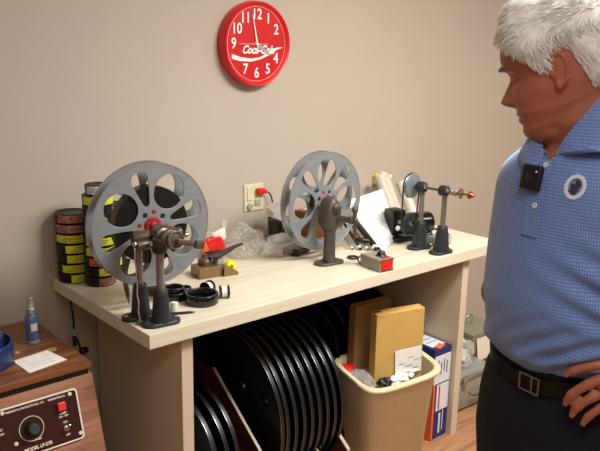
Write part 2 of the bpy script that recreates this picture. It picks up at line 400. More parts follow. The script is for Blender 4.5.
# ------------------------------------------------------------------ film reels
def reel(name, label, c, yaw, a0, film_r, rear_off, tail=False):
    """c = centre of the outer face of the front flange; local -y faces the operator"""
    t = thing(name, label, 'film reel', c, yaw)
    R = .2
    def flange(y, off, nm):
        outer = [(R*math.cos(2*PI*k/96), R*math.sin(2*PI*k/96)) for k in range(96)]
        holes = []
        for k in range(4):
            a = math.radians(a0 + off + 45 + 90*k); cx, cy = .1205*math.cos(a), .1205*math.sin(a)
            ra, rb = .059, .053
            holes.append([(cx + ra*math.cos(q)*math.cos(a) - rb*math.sin(q)*math.sin(a), cy + ra*math.cos(q)*math.sin(a) + rb*math.sin(q)*math.cos(a)) for q in [2*PI*j/32 for j in range(32)]])
            a = math.radians(a0 + off + 90*k)
            pr = [(.064, .004), (.072, .011), (.10, .018), (.13, .025), (.155, .029), (.170, .025), (.178, .014), (.180, 0)]
            pts = [(x, w) for x, w in pr] + [(x, -w) for x, w in pr[-2::-1]]
            holes.append([(x*math.cos(a) - w*math.sin(a), x*math.sin(a) + w*math.cos(a)) for x, w in pts])
            a = math.radians(a0 + off + 90*k + 22); holes.append([(.043*math.cos(a) + .0095*math.cos(q), .043*math.sin(a) + .0095*math.sin(q)) for q in [2*PI*j/14 for j in range(14)]])
        bm = plate_with_holes(outer, holes, .0036, .0008, T(0, y, 0) @ XZ)
        obj(nm, bm, 'reel_metal', t)
        b = B(); ring(b, [(R-.002, y-.0026), (R+.0015, y-.0026), (R+.0022, y), (R+.0015, y+.0026), (R-.002, y+.0026)], axis=(0, -1, 0), n=96)
        # axis points to -y, so mirror heights
        for v in b.verts: v.co.y = 2*0 - v.co.y if False else v.co.y
        bmesh.ops.translate(b, vec=(0, 2*y, 0), verts=b.verts[:]) ; obj('rim', b, 'reel_edge', t, True)
    flange(.002, 0, 'front_flange'); flange(.050, rear_off, 'rear_flange')
    b = B(); bcyl(b, (0, .004, 0), (0, .048, 0), .049, n=48); obj('core', b, 'cast_grey', t, True)
    if film_r:
        b = B(); ring(b, [(.0495, -.0065), (film_r, -.0065), (film_r, -.0455), (.0495, -.0455)], axis=(0, -1, 0), n=80); obj('film_roll', b, 'film_black', t, 'x')
    b = B(); lathe(b, [(.029, 0), (.029, .002), (.025, .006), (.013, .007), (.012, .012), (.009, .014), (.001, .014)], (0, .0005, 0), (0, -1, 0), 36); obj('hub_cap', b, 'red_paint', t, True)
    for k in range(4):
        a = math.radians(a0 + 90*k - 22); p = V((.045*math.cos(a), 0, .045*math.sin(a)))
        b = B(); lathe(b, [(.0065, 0), (.0065, .0012), (.004, .002), (.001, .002)], p, (0, -1, 0), 14); obj('hub_bolt', b, 'red_paint', t, True)
    if tail:
        b = B(); tube(b, spline([(-.075, .028, -.105), (-.088, .028, -.16), (-.082, .030, -.215), (-.075, .032, -.262)]), [.0085]*8 + [.0085]*8 + [.007]*4 + [.005, .004, .003, .002, .001], n=8, flat=.18); obj('film_tail', b, 'brown_steel', t, True)
    return t
reel('film_reel', 'large grey metal film reel full of black film, nearest the left end of the bench', (.130, .189, 1.182), -.08, 15, .126, 4, True)
reel('film_reel', 'large empty grey metal film reel with red hub in the middle of the bench', (.978, .288, 1.135), .037, 45, 0, 14)

# ------------------------------------------------------------------ left rewind (two posts, one shaft)
def oval(bm, c, L, W, h, yaw, bev=.003, mi=0):
    n = 20; pts = []
    for k in range(2*n):
        a = 2*PI*k/(2*n) + PI/2/n; cx = (L-W) if math.cos(a) > 0 else -(L-W)
        pts.append((cx + W*math.cos(a), W*math.sin(a)))
    M = T(*c) @ RZ(yaw)
    def rg(s, z):
        return [M @ V((x - math.copysign(s, x) if 0 else x*(1 - s/L), y*(1 - s/W), z)) for x, y in pts]
    loft(bm, [rg(0, 0), rg(0, h-bev), rg(bev, h)], mi=mi)
def stand(t, x, y, z1, basedir=0., basemat='cast_grey', pipe='steel', L=.062, ztop=None, conez=.115, rp=.0125, rc=(.033, .021)):
    b = B(); oval(b, (x, y, 0), L, .032, .012, basedir); obj('stand_base', b, basemat, t, True)
    b = B(); lathe(b, [(rc[0]-.001, .010), (rc[0], .014), (rc[0]-.004, .03), (rc[1]+.002, conez-.02), (rc[1], conez-.004), (rc[1]-.003, conez)], (x, y, 0), n=28); obj('stand_column', b, basemat, t, True)
    b = B(); cyl(b, (x, y, conez-.01), (x, y, z1), rp, n=24); obj('post_pipe', b, pipe, t, True)
    for s in (-1, 1):
        p = V((x + s*(L-.014)*math.cos(basedir), y + s*(L-.014)*math.sin(basedir), .0115))
        b = B(); lathe(b, [(.006, 0), (.006, .002), (.003, .004), (.001, .004)], p, n=10); obj('base_screw', b, 'chrome', t, True)
rw = thing('film_rewind', 'hand film rewind on two grey cast posts at the front left corner of the bench', 'film rewind', (0, 0, .9))
stand(rw, .079, .063, .262, -.1)
stand(rw, .055, .148, .262, -.15, rp=.0115)
zc = .272
b = B(); lathe(b, [(.020, 0), (.024, .004), (.024, .03), (.028, .034), (.028, .05), (.022, .054), (.022, .07), (.030, .074), (.030, .088), (.024, .094)], (.105, .128, zc), (-.02, -1, 0), 30); obj('shaft_housing', b, 'brown_steel', rw, True)
b = B(); lathe(b, [(.020, -.022), (.023, -.018), (.026, 0), (.023, .02), (.018, .024)], (.079, .063, zc - .02), n=28); obj('post_head', b, 'cast_grey', rw, True); b = B(); lathe(b, [(.02, 0), (.023, .006), (.023, .04), (.018, .046)], (.055, .148, zc-.045), n=26); obj('post_head', b, 'cast_grey', rw, True)
b = B(); lathe(b, [(.018, 0), (.021, .004), (.021, .048), (.017, .052)], (.035, .148, zc-.008), (1, -.35, .05), 26); lathe(b, [(.013, 0), (.015, .004), (.015, .06), (.012, .064)], (.03, .115, zc - .025), (1, -.1, 0), 20); obj('clamp_body', b, 'brown_steel', rw, True)
for p in ((.028, .118, zc-.018), (.062, .075, zc-.012)):
    b = B(); lathe(b, [(.0075, 0), (.0085, .002), (.0085, .012), (.006, .015)], p, (-.7, -.72, 0), 8); lathe(b, [(.004, -.02), (.004, 0)], p, (-.7, -.72, 0), 10); obj('clamp_bolt', b, 'chrome', rw, True)
b = B(); cyl(b, (.1285, .190, .282), (.112, .030, zc), .0065); obj('shaft', b, 'steel', rw, True)
b = B(); tube(b, [(.130, .176, .285), (.155, .150, .278), (.180, .125, .268)], [.008, .010, .011], n=16); ell(b, (.183, .121, .267), (.014, .014, .014)); obj('tension_arm', b, 'brown_steel', rw, True)
b = B(); lathe(b, [(.018, 0), (.026, .004), (.028, .012), (.028, .02), (.020, .024)], (.112, .045, zc), (.0, -1, .05), 30); obj('end_collar', b, 'brown_steel', rw, True)
b = B(); ring(b, [(.024, 0), (.0275, 0), (.0275, .003), (.024, .003)], (.112, .0205, zc+.001), (0, -1, .05), 36); obj('collar_ring', b, 'chrome', rw, True)
b = B(); box(b, (.146, .012, zc-.012), (.075, .012, .018), rotm(0, .28, 0), .004); box(b, (.185, .006, zc-.022), (.032, .014, .026), rotm(0, .2, 0), .004); obj('crank_lever', b, 'brown_steel', rw, True)
b = B(); lathe(b, [(.002, 0), (.008, .003), (.009, .008), (.005, .013), (.001, .014)], (.178, .075, zc-.005), (.3, -.9, .2), 16); obj('thumb_knob', b, 'chrome', rw, True)

# bead chain
ch = thing('bead_chain', 'pinkish bead chain with a round pendant hanging from the left rewind', 'chain', (0, 0, .9))
for part in range(1):
    b = B(); n = 46
    for i in range(n):
        z = .245 - i*.0051; x = .020 + .0015*math.sin(i*.6); y = .112 - i*.0004
        ell(b, (x, y, z), (.0026, .0026, .0026), u=8, v=6)
    cyl(b, (.020, .112, .246), (.030, .118, .256), .0012, n=6)
    obj('beads', b, 'bead_pink', ch, True)
b = B(); lathe(b, [(.002, 0), (.008, .002), (.0095, .008), (.008, .014), (.003, .017)], (.0205, .094, .0004), n=16); obj('pendant', b, 'brown_steel', ch, True)

# ------------------------------------------------------------------ middle rewind
rw = thing('film_rewind', 'brown cast film rewind with egg-shaped gear housing holding the empty reel', 'film rewind', (.940, .222, .9))
b = B(); oval(b, (0, 0, 0), .066, .034, .010, -.12); obj('stand_base', b, 'cast_brown', rw, True)
for s in (-1, 1):
    b = B(); lathe(b, [(.007, 0), (.007, .002), (.003, .004), (.001, .004)], (s*.05, -s*.006, .0095), n=10); obj('base_screw', b, 'chrome', rw, True)
b = B(); lathe(b, [(.027, .008), (.029, .014), (.024, .03), (.0225, .12), (.025, .145)], n=28); obj('stand_column', b, 'cast_brown', rw, True)
b = B()
rings = []
for k, (y, s) in enumerate([(.036, .70), (.033, .9), (.022, 1.0), (-.008, 1.0), (-.022, .93), (-.030, .72), (-.034, .35)]):
    rg = []
    for j in range(40):
        a = 2*PI*j/40; cx, cz = math.cos(a), math.sin(a)
        rz = .068 if cz > 0 else .074; rx = .040 * (1 - .18*cz)
        rg.append(V((rx*s*cx, y, .205 + rz*s*cz)))
    rings.append(rg)
loft(b, rings); obj('gear_housing', b, 'cast_brown', rw, 'x')
b = B(); lathe(b, [(.020, 0), (.020, .008), (.014, .014), (.010, .022), (.001, .023)], (.0, -.030, .232), (0, -1, 0), 24); obj('bearing_cap', b, 'cast_brown', rw, True)
b = B(); cyl(b, (.035, .064, .236), (0.0, -.03, .236), .0075); obj('shaft', b, 'steel', rw, True)
b = B(); lathe(b, [(.013, 0), (.014, .004), (.012, .05), (.015, .054), (.015, .066), (.011, .070)], (.012, -.026, .188), (.42, -1, 0), 22); obj('crank_shaft', b, 'cast_brown', rw, True)
b = B(); tube(b, [(.040, -.096, .228), (.041, -.096, .20), (.042, -.097, .16), (.043, -.098, .112)], [.011, .0085, .008, .009], n=14, flat=.7); ell(b, (.040, -.096, .232), (.014, .011, .014)); ell(b, (.042, -.097, .188), (.012, .012, .016)); obj('crank_arm', b, 'cast_brown', rw, True)
b = B(); lathe(b, [(.006, 0), (.011, .006), (.012, .03), (.010, .052), (.003, .058)], (.044, -.100, .112), (.80, -.75, -.08), 18); obj('crank_handle', b, 'film_black', rw, True)

# ------------------------------------------------------------------ motor rewind at right
rw = thing('motor_rewind', 'belt driven rewind with black motor and round pulley at the bench right end', 'film rewind', (0, 0, .9))
stand(rw, 1.411, .154, .27, -.15, L=.060, conez=.118, rp=.011, rc=(.036, .022))
stand(rw, 1.427, .047, .268, -.05, L=.058, conez=.118, rp=.011, rc=(.036, .022))
dS = V((.013, -.109, 0)).normalized()
pc = V((1.404, .154, .270))
b = B(); lathe(b, [(.014, -.024), (.022, -.018), (.024, -.008), (.024, .008), (.022, .018), (.014, .024)], pc, dS, 26); obj('bearing_head', b, 'cast_grey', rw, True)
b = B(); lathe(b, [(.014, -.022), (.022, -.016), (.023, 0), (.022, .016), (.014, .022)], pc + dS*.110, dS, 26); obj('bearing_head', b, 'cast_grey', rw, True)
b = B(); lathe(b, [(.006, 0), (.0085, .002), (.0085, .008), (.003, .011)], pc + dS*.02 + V((-.012, -.004, .006)), dS, 12); lathe(b, [(.005, 0), (.007, .002), (.007, .008), (.003, .011)], pc + dS*.13 + V((-.012, 0, .004)), dS, 12); obj('oil_cap', b, 'chrome', rw, True)
b = B(); cyl(b, pc - dS*.065, pc + dS*.20, .0055); obj('shaft', b, 'brown_steel', rw, True)
b = B(); lathe(b, [(.010, -.062), (.052, -.060), (.055, -.056), (.050, -.050), (.055, -.044), (.053, -.040), (.012, -.034)], pc, dS, 48); obj('belt_pulley', b, 'pulley_grey', rw, True)
b = B(); lathe(b, [(.009, 0), (.013, .002), (.013, .008), (.009, .012), (.009, .016), (.014, .018), (.014, .024), (.009, .028)], pc + dS*.145, dS, 20); obj('shaft_collar', b, 'steel', rw, True)
b = B(); lathe(b, [(.006, 0), (.022, .002), (.022, .006), (.006, .010)], pc + dS*.185, dS, 28); obj('reel_flange', b, 'chrome', rw, True)
b = B(); lathe(b, [(.0045, 0), (.0045, .045)], pc + dS*.185, dS, 12); lathe(b, [(.006, .040), (.016, .043), (.015, .050), (.004, .066)], pc + dS*.185, dS, 18); obj('shaft_tip', b, 'copper', rw, True)
mc = V((1.458, .262, .075)); dM = dS
b = B(); lathe(b, [(.04, -.07), (.048, -.066), (.050, -.055), (.050, .040), (.046, .046), (.02, .048)], V((1.545, .262, .072)), V((.93, -.36, 0)), 32); obj('motor_body', b, 'black_gloss', rw, True)
b = B(); box(b, (1.452, .338, .078), (.072, .075, .115), rotm(0, 0, -.2), .008); obj('motor_gearbox', b, 'black_plastic', rw, True)
b = B(); box(b, (1.50, .285, .008), (.20, .09, .016), rotm(0, 0, -.2), .003); obj('motor_base', b, 'black_plastic', rw, True)
p2 = pc - dS*.052 + V((0, 0, -.170)); p2.x -= .004
b = B(); bm_ = plate_with_holes([(.046*math.cos(2*PI*k/48), .046*math.sin(2*PI*k/48)) for k in range(48)], [[(.026*math.cos(2*PI*j/5) + .0095*math.cos(q), .026*math.sin(2*PI*j/5) + .0095*math.sin(q)) for q in [2*PI*i/16 for i in range(16)]] for j in range(5)], .014, .002, T(*p2) @ RZ(.12) @ XZ)
b.free(); obj('motor_pulley', bm_, 'cast_grey', rw)
b = B(); cyl(b, p2 - dS*.05, p2 + dS*.012, .008); obj('motor_shaft', b, 'steel', rw, True)
pts = []; c1 = pc - dS*.050; c2 = p2
for k in range(21): a = PI - PI*k/20; pts.append(c1 + V((math.cos(a)*.0535, 0, math.sin(a)*.0535)))
for k in range(21): a = -PI*k/20; pts.append(c2 + V((math.cos(a)*.047, 0, math.sin(a)*.047)))
pts.append(pts[0]); b = B(); tube(b, pts, .0032, n=8, cap=False); obj('drive_belt', b, 'black_plastic', rw, True)
b = B(); lathe(b, [(.012, 0), (.012, .004), (.009, .006), (.002, .007)], (1.4330, .3005, .055), (-.2, -.98, 0), 20); obj('motor_dial', b, 'paper', rw, True)

# junction box and cable behind the right posts
jb = thing('junction_box', 'small grey-green clear box lying behind the rightmost rewind post', 'box', (1.53, .145, .9), -.15)
b = B(); box(b, (0, 0, .020), (.10, .05, .04), bev=.004); obj('box_body', b, 'case_grey', jb)
b = B(); box(b, (.048, -.004, .020), (.020, .045, .034), bev=.003); obj('clear_end', b, 'bottle_clear', jb)
b = B(); box(b, (-.062, -.014, .014), (.022, .012, .012), bev=.003); obj('cable_clip', b, 'chrome', jb)
b = B(); tube(b, spline([(1.555, .20, .925), (1.60, .25, .93), (1.66, .26, .925), (1.69, .22, .908), (1.65, .185, .906), (1.60, .20, .906), (1.60, .27, .906), (1.66, .45, .906)]), .0045); tag(obj('power_cable', b, 'black_plastic', None, True), 'black cable looping on the bench behind the small clear box', 'cable')

# ------------------------------------------------------------------ small black film rings
def filmring(x, y, z, ro, ri, h, tilt, label, m='black_gloss', name='film_ring', inner=True):
    t = thing(name, label, 'film roll', (x, y, z), 0, 'small black film rings')
    b = B(); ring(b, [(ri, 0), (ro-.002, 0), (ro, .002), (ro, h-.002), (ro-.002, h), (ri+.002, h), (ri, h-.002)], n=40); obj('ring_wall', b, m, t, 'x')
    if inner:
        b = B(); lathe(b, [(ri, .001), (ri, .004), (.001, .004)], n=32); obj('ring_floor', b, 'film_black', t, True)
    t.rotation_euler = tilt; return t
filmring(.285, .148, .9, .056, .047, .036, (0, 0, 0), 'largest black film ring, lying in front of the brass splicer')
filmring(.232, .236, .9, .043, .035, .030, (0, 0, 0), 'middle-sized black ring with greenish inside behind the largest ring')
filmring(.232, .236, .9305, .034, .027, .014, (0, 0, 0), 'thin black ring resting on top of the middle-sized one', inner=False)
filmring(.215, .318, .9, .034, .027, .030, (0, 0, 0), 'brownish black ring lying farthest left near the reel', 'brown_steel')
filmring(.292, .262, .9, .022, .016, .024, (0, 0, 0), 'smallest black ring beside the brownish ring')
def core(x, y, label, rz, n2='film_core'):
    t = thing(n2, label, 'film core', (x, y, .9 + .0225), rz, 'film cores with white tape')
    b = B(); lathe(b, [(.008, -.018), (.0225, -.017), (.0225, -.012), (.014, -.010), (.014, .010), (.0225, .012), (.0225, .017), (.008, .018)], (0, 0, 0), (1, 0, 0), 28); obj('spool', b, 'black_gloss', t, True)
    b = B(); ring(b, [(.0142, -.009), (.0175, -.009), (.0175, .009), (.0142, .009)], (0, 0, 0), (1, 0, 0), 28); obj('white_tape', b, 'paper', t, True)
core(.352, .212, 'small black spool with white tape, behind the largest ring', .3)
core(.372, .140, 'small black spool with white tape, rightmost beside the largest ring', -.5)
b = B(); lathe(b, [(.001, 0), (.003, .004), (.0045, .02), (.0045, .085), (.002, .10), (.001, .102)], (.118, .118, .905), (.95, -.42, -.005), 12); tag(obj('marker_pen', b, 'film_black', None, True), 'thin dark pen lying by the front rewind post', 'pen')
b = B(); bcyl(b, (.160, .120, .901), (.163, .123, .935), .013, n=24); tag(obj('tape_roll', b, 'label_white', None, True), 'small pale round tape roll standing behind the front rewind post', 'tape roll')

# ------------------------------------------------------------------ splicer
sp = thing('film_splicer', 'brass coloured film splicer block with a yellow tape roll and black blade arm', 'splicer', (.475, .372, .9), -.12)
b = B(); box(b, (-.010, .012, .021), (.100, .075, .042), bev=.003); obj('splicer_block', b, 'brass_block', sp)
b = B(); lathe(b, [(.024, 0), (.026, .004), (.026, .018), (.021, .024), (.012, .028), (.010, .04), (.001, .042)], (-.016, .018, .042), n=24); obj('press_knob', b, 'brown_steel', sp, True)
b = B(); box(b, (.034, .006, .052), (.034, .034, .030), rotm(0, .15, .3), .006); obj('glue_cup', b, 'cap_silver', sp)
b = B(); prism(b, [(0, 0), (.060, 0), (.060, .012), (.018, .040), (0, .040)], .004, T(.036, -.035, 0) @ XZ); prism(b, [(0, 0), (.060, 0), (.060, .012), (.018, .040), (0, .040)], .004, T(.036, .000, 0) @ XZ); box(b, (.066, -.019, .004), (.060, .035, .006)); obj('tape_holder', b, 'brass_block', sp)
b = B(); ring(b, [(.009, -.012), (.022, -.012), (.022, .012), (.009, .012)], (.070, -.019, .032), (.1, -1, 0), 30); obj('yellow_tape', b, 'tape_yellow', sp, True)
b = B(); loft(b, [[(x, y, z + dz) for (y, dz) in ((-w, 0), (w, 0), (w, .006), (-w, .006))] for x, y, z, w in ((-.005, .02, .068, .012), (.03, .02, .072, .022), (.07, .024, .085, .018), (.105, .03, .098, .010), (.135, .034, .104, .006))]); obj('blade_arm', b, 'black_gloss', sp, True)

# packet of red and white film wrapper, and yellow note
pk = thing('wrapper_packet', 'crumpled red, orange and white packet standing behind the splicer', 'packet', (.622, .560, .9), -.4); pk.scale = (.85, .85, .85)
def crumple(bm, amp, sc, seed=0):
    for v in bm.verts:
        v.co += noise.noise_vector(v.co*sc + V((seed, 3*seed, 0)))*amp
b = B(); box(b, (0, 0, .055), (.085, .03, .09), rotm(0, -.3, 0), .006); bmesh.ops.subdivide_edges(b, edges=b.edges[:], cuts=4, use_grid_fill=True); crumple(b, .010, 14, 1); obj('red_wrapper', b, 'red_bright', pk, True)
b = B(); box(b, (.022, .012, .108), (.070, .024, .05), rotm(0, -.25, 0), .006); bmesh.ops.subdivide_edges(b, edges=b.edges[:], cuts=4, use_grid_fill=True); crumple(b, .010, 14, 2); obj('white_wrapper', b, 'paper', pk, True)
b = B(); box(b, (-.05, -.008, .055), (.035, .026, .06), rotm(0, -.3, 0), .006); bmesh.ops.subdivide_edges(b, edges=b.edges[:], cuts=3, use_grid_fill=True); crumple(b, .010, 14, 3); obj('orange_wrapper', b, 'label_orange', pk, True)
b = B(); box(b, (-.012, -.012, .020), (.10, .04, .04), rotm(0, 0, .1), .008); bmesh.ops.subdivide_edges(b, edges=b.edges[:], cuts=3, use_grid_fill=True); crumple(b, .010, 14, 4); obj('dark_wrapper', b, 'film_black', pk, True)
b = B(); box(b, (.772, .7045, .990), (.026, .002, .034), rotm(0, .1, 0), .0005); tag(obj('sticky_note', b, 'plate_cream'), 'small pale yellow sticky note standing behind the red packet', 'note')

# plastic bags
def bag(x, y, s, seed, label, rz=0):
    b = B(); bmesh.ops.create_icosphere(b, subdivisions=5, radius=1)
    for v in b.verts:
        d = v.co.normalized(); n1 = noise.noise(d*1.7 + V((seed, 0, 0))); n2 = noise.noise(d*4.5 + V((0, seed, 0)))
        n3 = abs(noise.noise(d*9 + V((0, 0, seed))))
        n4 = abs(noise.noise(d*4 + V((seed, seed, 0)))); v.co = d*(1 + .30*n1 - .30*n4 - .10*n3); v.co = V((v.co.x*s[0], v.co.y*s[1], max(v.co.z, -.55)*s[2]))
    zmin = min(v.co.z for v in b.verts)
    bmesh.ops.translate(b, vec=(0, 0, -zmin), verts=b.verts[:]); o = obj('plastic_bag', b, 'bag_plastic', None, True)
    for p in o.data.polygons: p.use_smooth = True
    o.location = (x, y, .9005); o.rotation_euler = (0, 0, rz); return tag(o, label, 'bag', 'clear plastic bags')
bag(.745, .515, (.085, .07, .085), 1.3, 'tall crumpled clear plastic bag between the splicer and the mug', .2)
bag(.880, .440, (.095, .06, .052), 4.1, 'low crumpled clear plastic bag lying in front of the black mug', -.3)
bag(.655, .620, (.06, .05, .06), 7.7, 'small crumpled clear bag against the wall beside the red packet', .1)

# mug / box, roll of tape
mg = thing('black_cup', 'square black cup standing below the wall plate, beside the empty reel', 'cup', (1.000, .600, .9), -.15)
b = B(); rings = []
for z, s in ((0, .040), (.004, .043), (.10, .050), (.104, .050), (.104, .047), (.02, .041)):
    rings.append([V((s*math.copysign(abs(math.cos(a))**.5, math.cos(a)), s*math.copysign(abs(math.sin(a))**.5, math.sin(a)), z)) for a in [2*PI*k/32 for k in range(32)]])
loft(b, rings); obj('cup_body', b, 'black_gloss', mg, True)
b = B(); box(b, (0.005, 0, .102), (.075, .07, .012), bev=.003); obj('wooden_filling', b, 'wood_light', mg)
tr = thing('paper_roll', 'white adding paper roll lying tilted on top of the black cup', 'paper roll', (.958, .585, 1.020))
b = B(); ring(b, [(.008, -.030), (.030, -.030), (.030, .030), (.008, .030)], (0, 0, .034), (.80, -.1, .50), 32); obj('roll', b, 'paper', tr, 'x')
b = B(); box(b, (-.01, -.034, .012), (.055, .004, .03), rotm(.2, .5, 0), .001); obj('loose_end', b, 'paper', tr)
b = B(); box(b, (1.20, .600, .9 + .058), (.14, .12, .116), rotm(0, 0, .1), .003); tag(obj('cardboard_box', b, 'brown_card'), 'brown cardboard box behind the empty reel', 'box')
b = B(); box(b, (1.20, .600, 1.018 + .0012), (.09, .08, .003), rotm(0, 0, .3), .0005); tag(obj('paper_scrap', b, 'paper_cream'), 'cream paper scrap on top of the brown box behind the empty reel', 'paper')
# low black block behind reel 2 foot
b = B(); box(b, (.935, .415, .9 + .015), (.11, .075, .030), rotm(0, 0, .35), .006); tag(obj('black_block', b, 'film_black'), 'flat black block lying on the bench under the empty reel', 'case')

# ------------------------------------------------------------------ leaning sheet, bars, tubes
def quad_sheet(bm, P, th, n, curl=0.):
    """P = bl, br, tr, tl"""
    a, b_, c, d = [V(p) for p in P]; nrm = (b_ - a).cross(d - a).normalized(); g = []
    N = 10
    rows = []
    for side in (0, 1):
        R_ = []
        for j in range(N+1):
            v = j/N; l = a.lerp(d, v); r = b_.lerp(c, v); row = []
            for i in range(N+1):
                u = i/N; p = l.lerp(r, u) + nrm*(curl*math.sin(u*PI)*(v) + side*th); row.append(bm.verts.new(p))
            R_.append(row)
        rows.append(R_)
    for s in (0, 1):
        for j in range(N):
            for i in range(N): bm.faces.new((rows[s][j][i], rows[s][j][i+1], rows[s][j+1][i+1], rows[s][j+1][i]))
    edge = [(0, i) for i in range(N)] + [(j, N) for j in range(N)] + [(N, N-i) for i in range(N)] + [(N-j, 0) for j in range(N)] 
    for k in range(len(edge)):
        p, q = edge[k], edge[(k+1) % len(edge)]
        bm.faces.new((rows[0][p[0]][p[1]], rows[0][q[0]][q[1]], rows[1][q[0]][q[1]], rows[1][p[0]][p[1]]))
b = B(); quad_sheet(b, [(1.246, .219, .9015), (1.480, .330, .9015), (1.484, .452, 1.104), (1.235, .452, 1.078)], .0015, 8, -.008); o = obj('paper_sheet', b, 'paper_pale', None, True); tag(o, 'blank white sheet leaning at an angle beside the black motor', 'paper')
bars = [((1.222, .222), (1.228, .415), .135, .013, 'film_black', 'wide black bar leaning along the edge of the white sheet'), ((1.196, .250), (1.196, .415), .14, .0045, 'chrome', 'thin silver bar leaning between the two black bars'), ((1.178, .276), (1.178, .42), .13, .007, 'film_black', 'narrow black bar leaning left of the silver one'), ((1.155, .300), (1.150, .42), .11, .0045, 'steel', 'dull steel bar leaning farthest left, behind the crank')]
for (x, y), (x2, y2), h, w, m, lab in bars:
    t = thing('splicing_bar', lab, 'bar', (0, 0, 0), 0, 'bars leaning behind the middle rewind'); b = B()
    a = V((x, y, .9 + w*.6)); e = V((x2, y2, .9 + h)); M = frame(e - a, (1, .4, 0)); L = (e-a).length
    box(b, (a+e)/2, (w*2, w, L), M, .001); obj('bar', b, m, t)
    b = B(); box(b, a.lerp(e, .08), (w*2.1, w*1.15, L*.06), M, .0008); obj('bar_tip', b, 'purple_plastic' if w in (.008,) else 'paper', t)
filmring(1.068, .215, .9, .024, .015, .008, (0, 0, 0), 'flat black ring lying to the right of the middle rewind base', inner=False)
# tubes against the wall
for k, (x, y, lx, ly, h, lab) in enumerate([(1.665, .52, -.035, .10, .235, 'leftmost white paper tube leaning on the wall behind the motor'), (1.735, .56, -.04, .08, .21, 'middle white paper tube leaning on the wall behind the motor'), (1.79, .50, -.01, .11, .185, 'rightmost white paper tube leaning on the wall behind the motor')]):
    t = thing('paper_tube', lab, 'tube', (x, y, .9), 0, 'white tubes leaning on the wall')
    b = B(); d = V((lx, ly, h)).normalized(); ring(b, [(.022, 0), (.026, 0), (.026, .24 - k*.02), (.022, .24 - k*.02)], (0, 0, .010), d, 28); obj('tube_wall', b, 'tube_white', t, 'x')
    b = B(); lathe(b, [(.022, .004), (.022, .008), (.001, .008)], (0, 0, .010), d, 20); obj('tube_plug', b, 'steel', t, True)
yb = thing('yellow_pad', 'yellow and white scrubbing pad stuck up on the wall above the white sheet', 'pad', (1.745, .703, 1.090))
b = B(); box(b, (-.035, -.014, 0), (.05, .022, .055), rotm(0, .1, 0), .006); bmesh.ops.subdivide_edges(b, edges=b.edges[:], cuts=3, use_grid_fill=True); crumple(b, .008, 40, 5); obj('yellow_part', b, 'sponge_yellow', yb, True)
b = B(); box(b, (.012, -.022, .008), (.075, .022, .04), rotm(0, .45, 0), .006); bmesh.ops.subdivide_edges(b, edges=b.edges[:], cuts=3, use_grid_fill=True); crumple(b, .008, 40, 6); obj('white_part', b, 'paper_cream', yb, True)
b = B(); box(b, (1.735, .655, 1.02), (.10, .09, .16), bev=.01); 
b.free()

# little control box with red face
cb = thing('control_box', 'small beige control box with a red front and black knob near the bench edge', 'control box', (1.035, .070, .9), .69)
cb.location = (1.045, .066, .9); cb.scale = (1.1, 1.1, 1.1)
# local axes: +x toward the back right, front (red face) to -y... built along its own length
yaw = math.atan2(.0 - .111, 1.001 - 1.005)
cb.rotation_euler = (0, 0, -.06)
b = B(); prism(b, [(-.030, -.052), (.036, -.052), (.040, .048), (-.026, .052)], .044, T(0, 0, .001)); obj('box_body', b, 'case_khaki', cb)
b = B(); box(b, (.004, -.0535, .024), (.052, .004, .034), bev=.001); obj('red_face', b, 'red_bright', cb)
b = B(); box(b, (.003, -.0545, .0435), (.066, .005, .004)); box(b, (.003, -.0545, .003), (.066, .005, .004)); obj('face_trim', b, 'chrome', cb)
b = B(); lathe(b, [(.017, 0), (.018, .003), (.015, .006), (.014, .014), (.011, .017), (.001, .017)], (.016, -.010, .045), n=26); obj('knob', b, 'knob_black', cb, True)
b = B(); box(b, (.012, -.034, .0465), (.03, .014, .003), bev=.0008); obj('red_tab', b, 'red_paint', cb)
b = B(); tube(b, spline([(-.012, .050, .028), (-.014, .066, .030), (-.018, .075, .016), (-.016, .064, .005), (-.012, .050, .008)]), .003, n=8); obj('wire_loop', b, 'brown_steel', cb, True)

# ------------------------------------------------------------------ film rack and large discs under the bench
YZ = Matrix(((0, 0, 1, 0), (1, 0, 0, 0), (0, 1, 0, 0), (0, 0, 0, 1)))   # 2D (a, b) -> y = a, z = b
rk = thing('film_rack', 'dark wooden slotted rack with sloping dividers under the left of the bench', 'rack', (.20, .035, 0))
b = B(); box(b, (.355, .325, .008), (.73, .65, .016)); obj('rack_floor', b, 'rack_wood', rk)
def div(x, top, back, th=.010, nm='divider', edge='rack_edge'):
    poly = [(0, .0165), (0, top), (.36, top + .27), (back, top + .27), (back, .0165)]
    b = B(); prism(b, poly, th, T(x - th/2, 0, 0) @ YZ); o = obj(nm, b, 'rack_wood', rk)
    e = [(-.003, .0165), (-.003, top + .001), (.36, top + .274), (.36, top + .270), (0, top - .003), (0, .0165)]
    b = B(); prism(b, e, th + .001, T(x - th/2 - .0005, 0, 0) @ YZ); obj('divider_edge', b, edge, o)
div(.300, .240, .62)
div(.702, .172, .62, .014, 'end_panel')
for x_ in (.416, .498, .580): div(x_, .150, .62, .005)
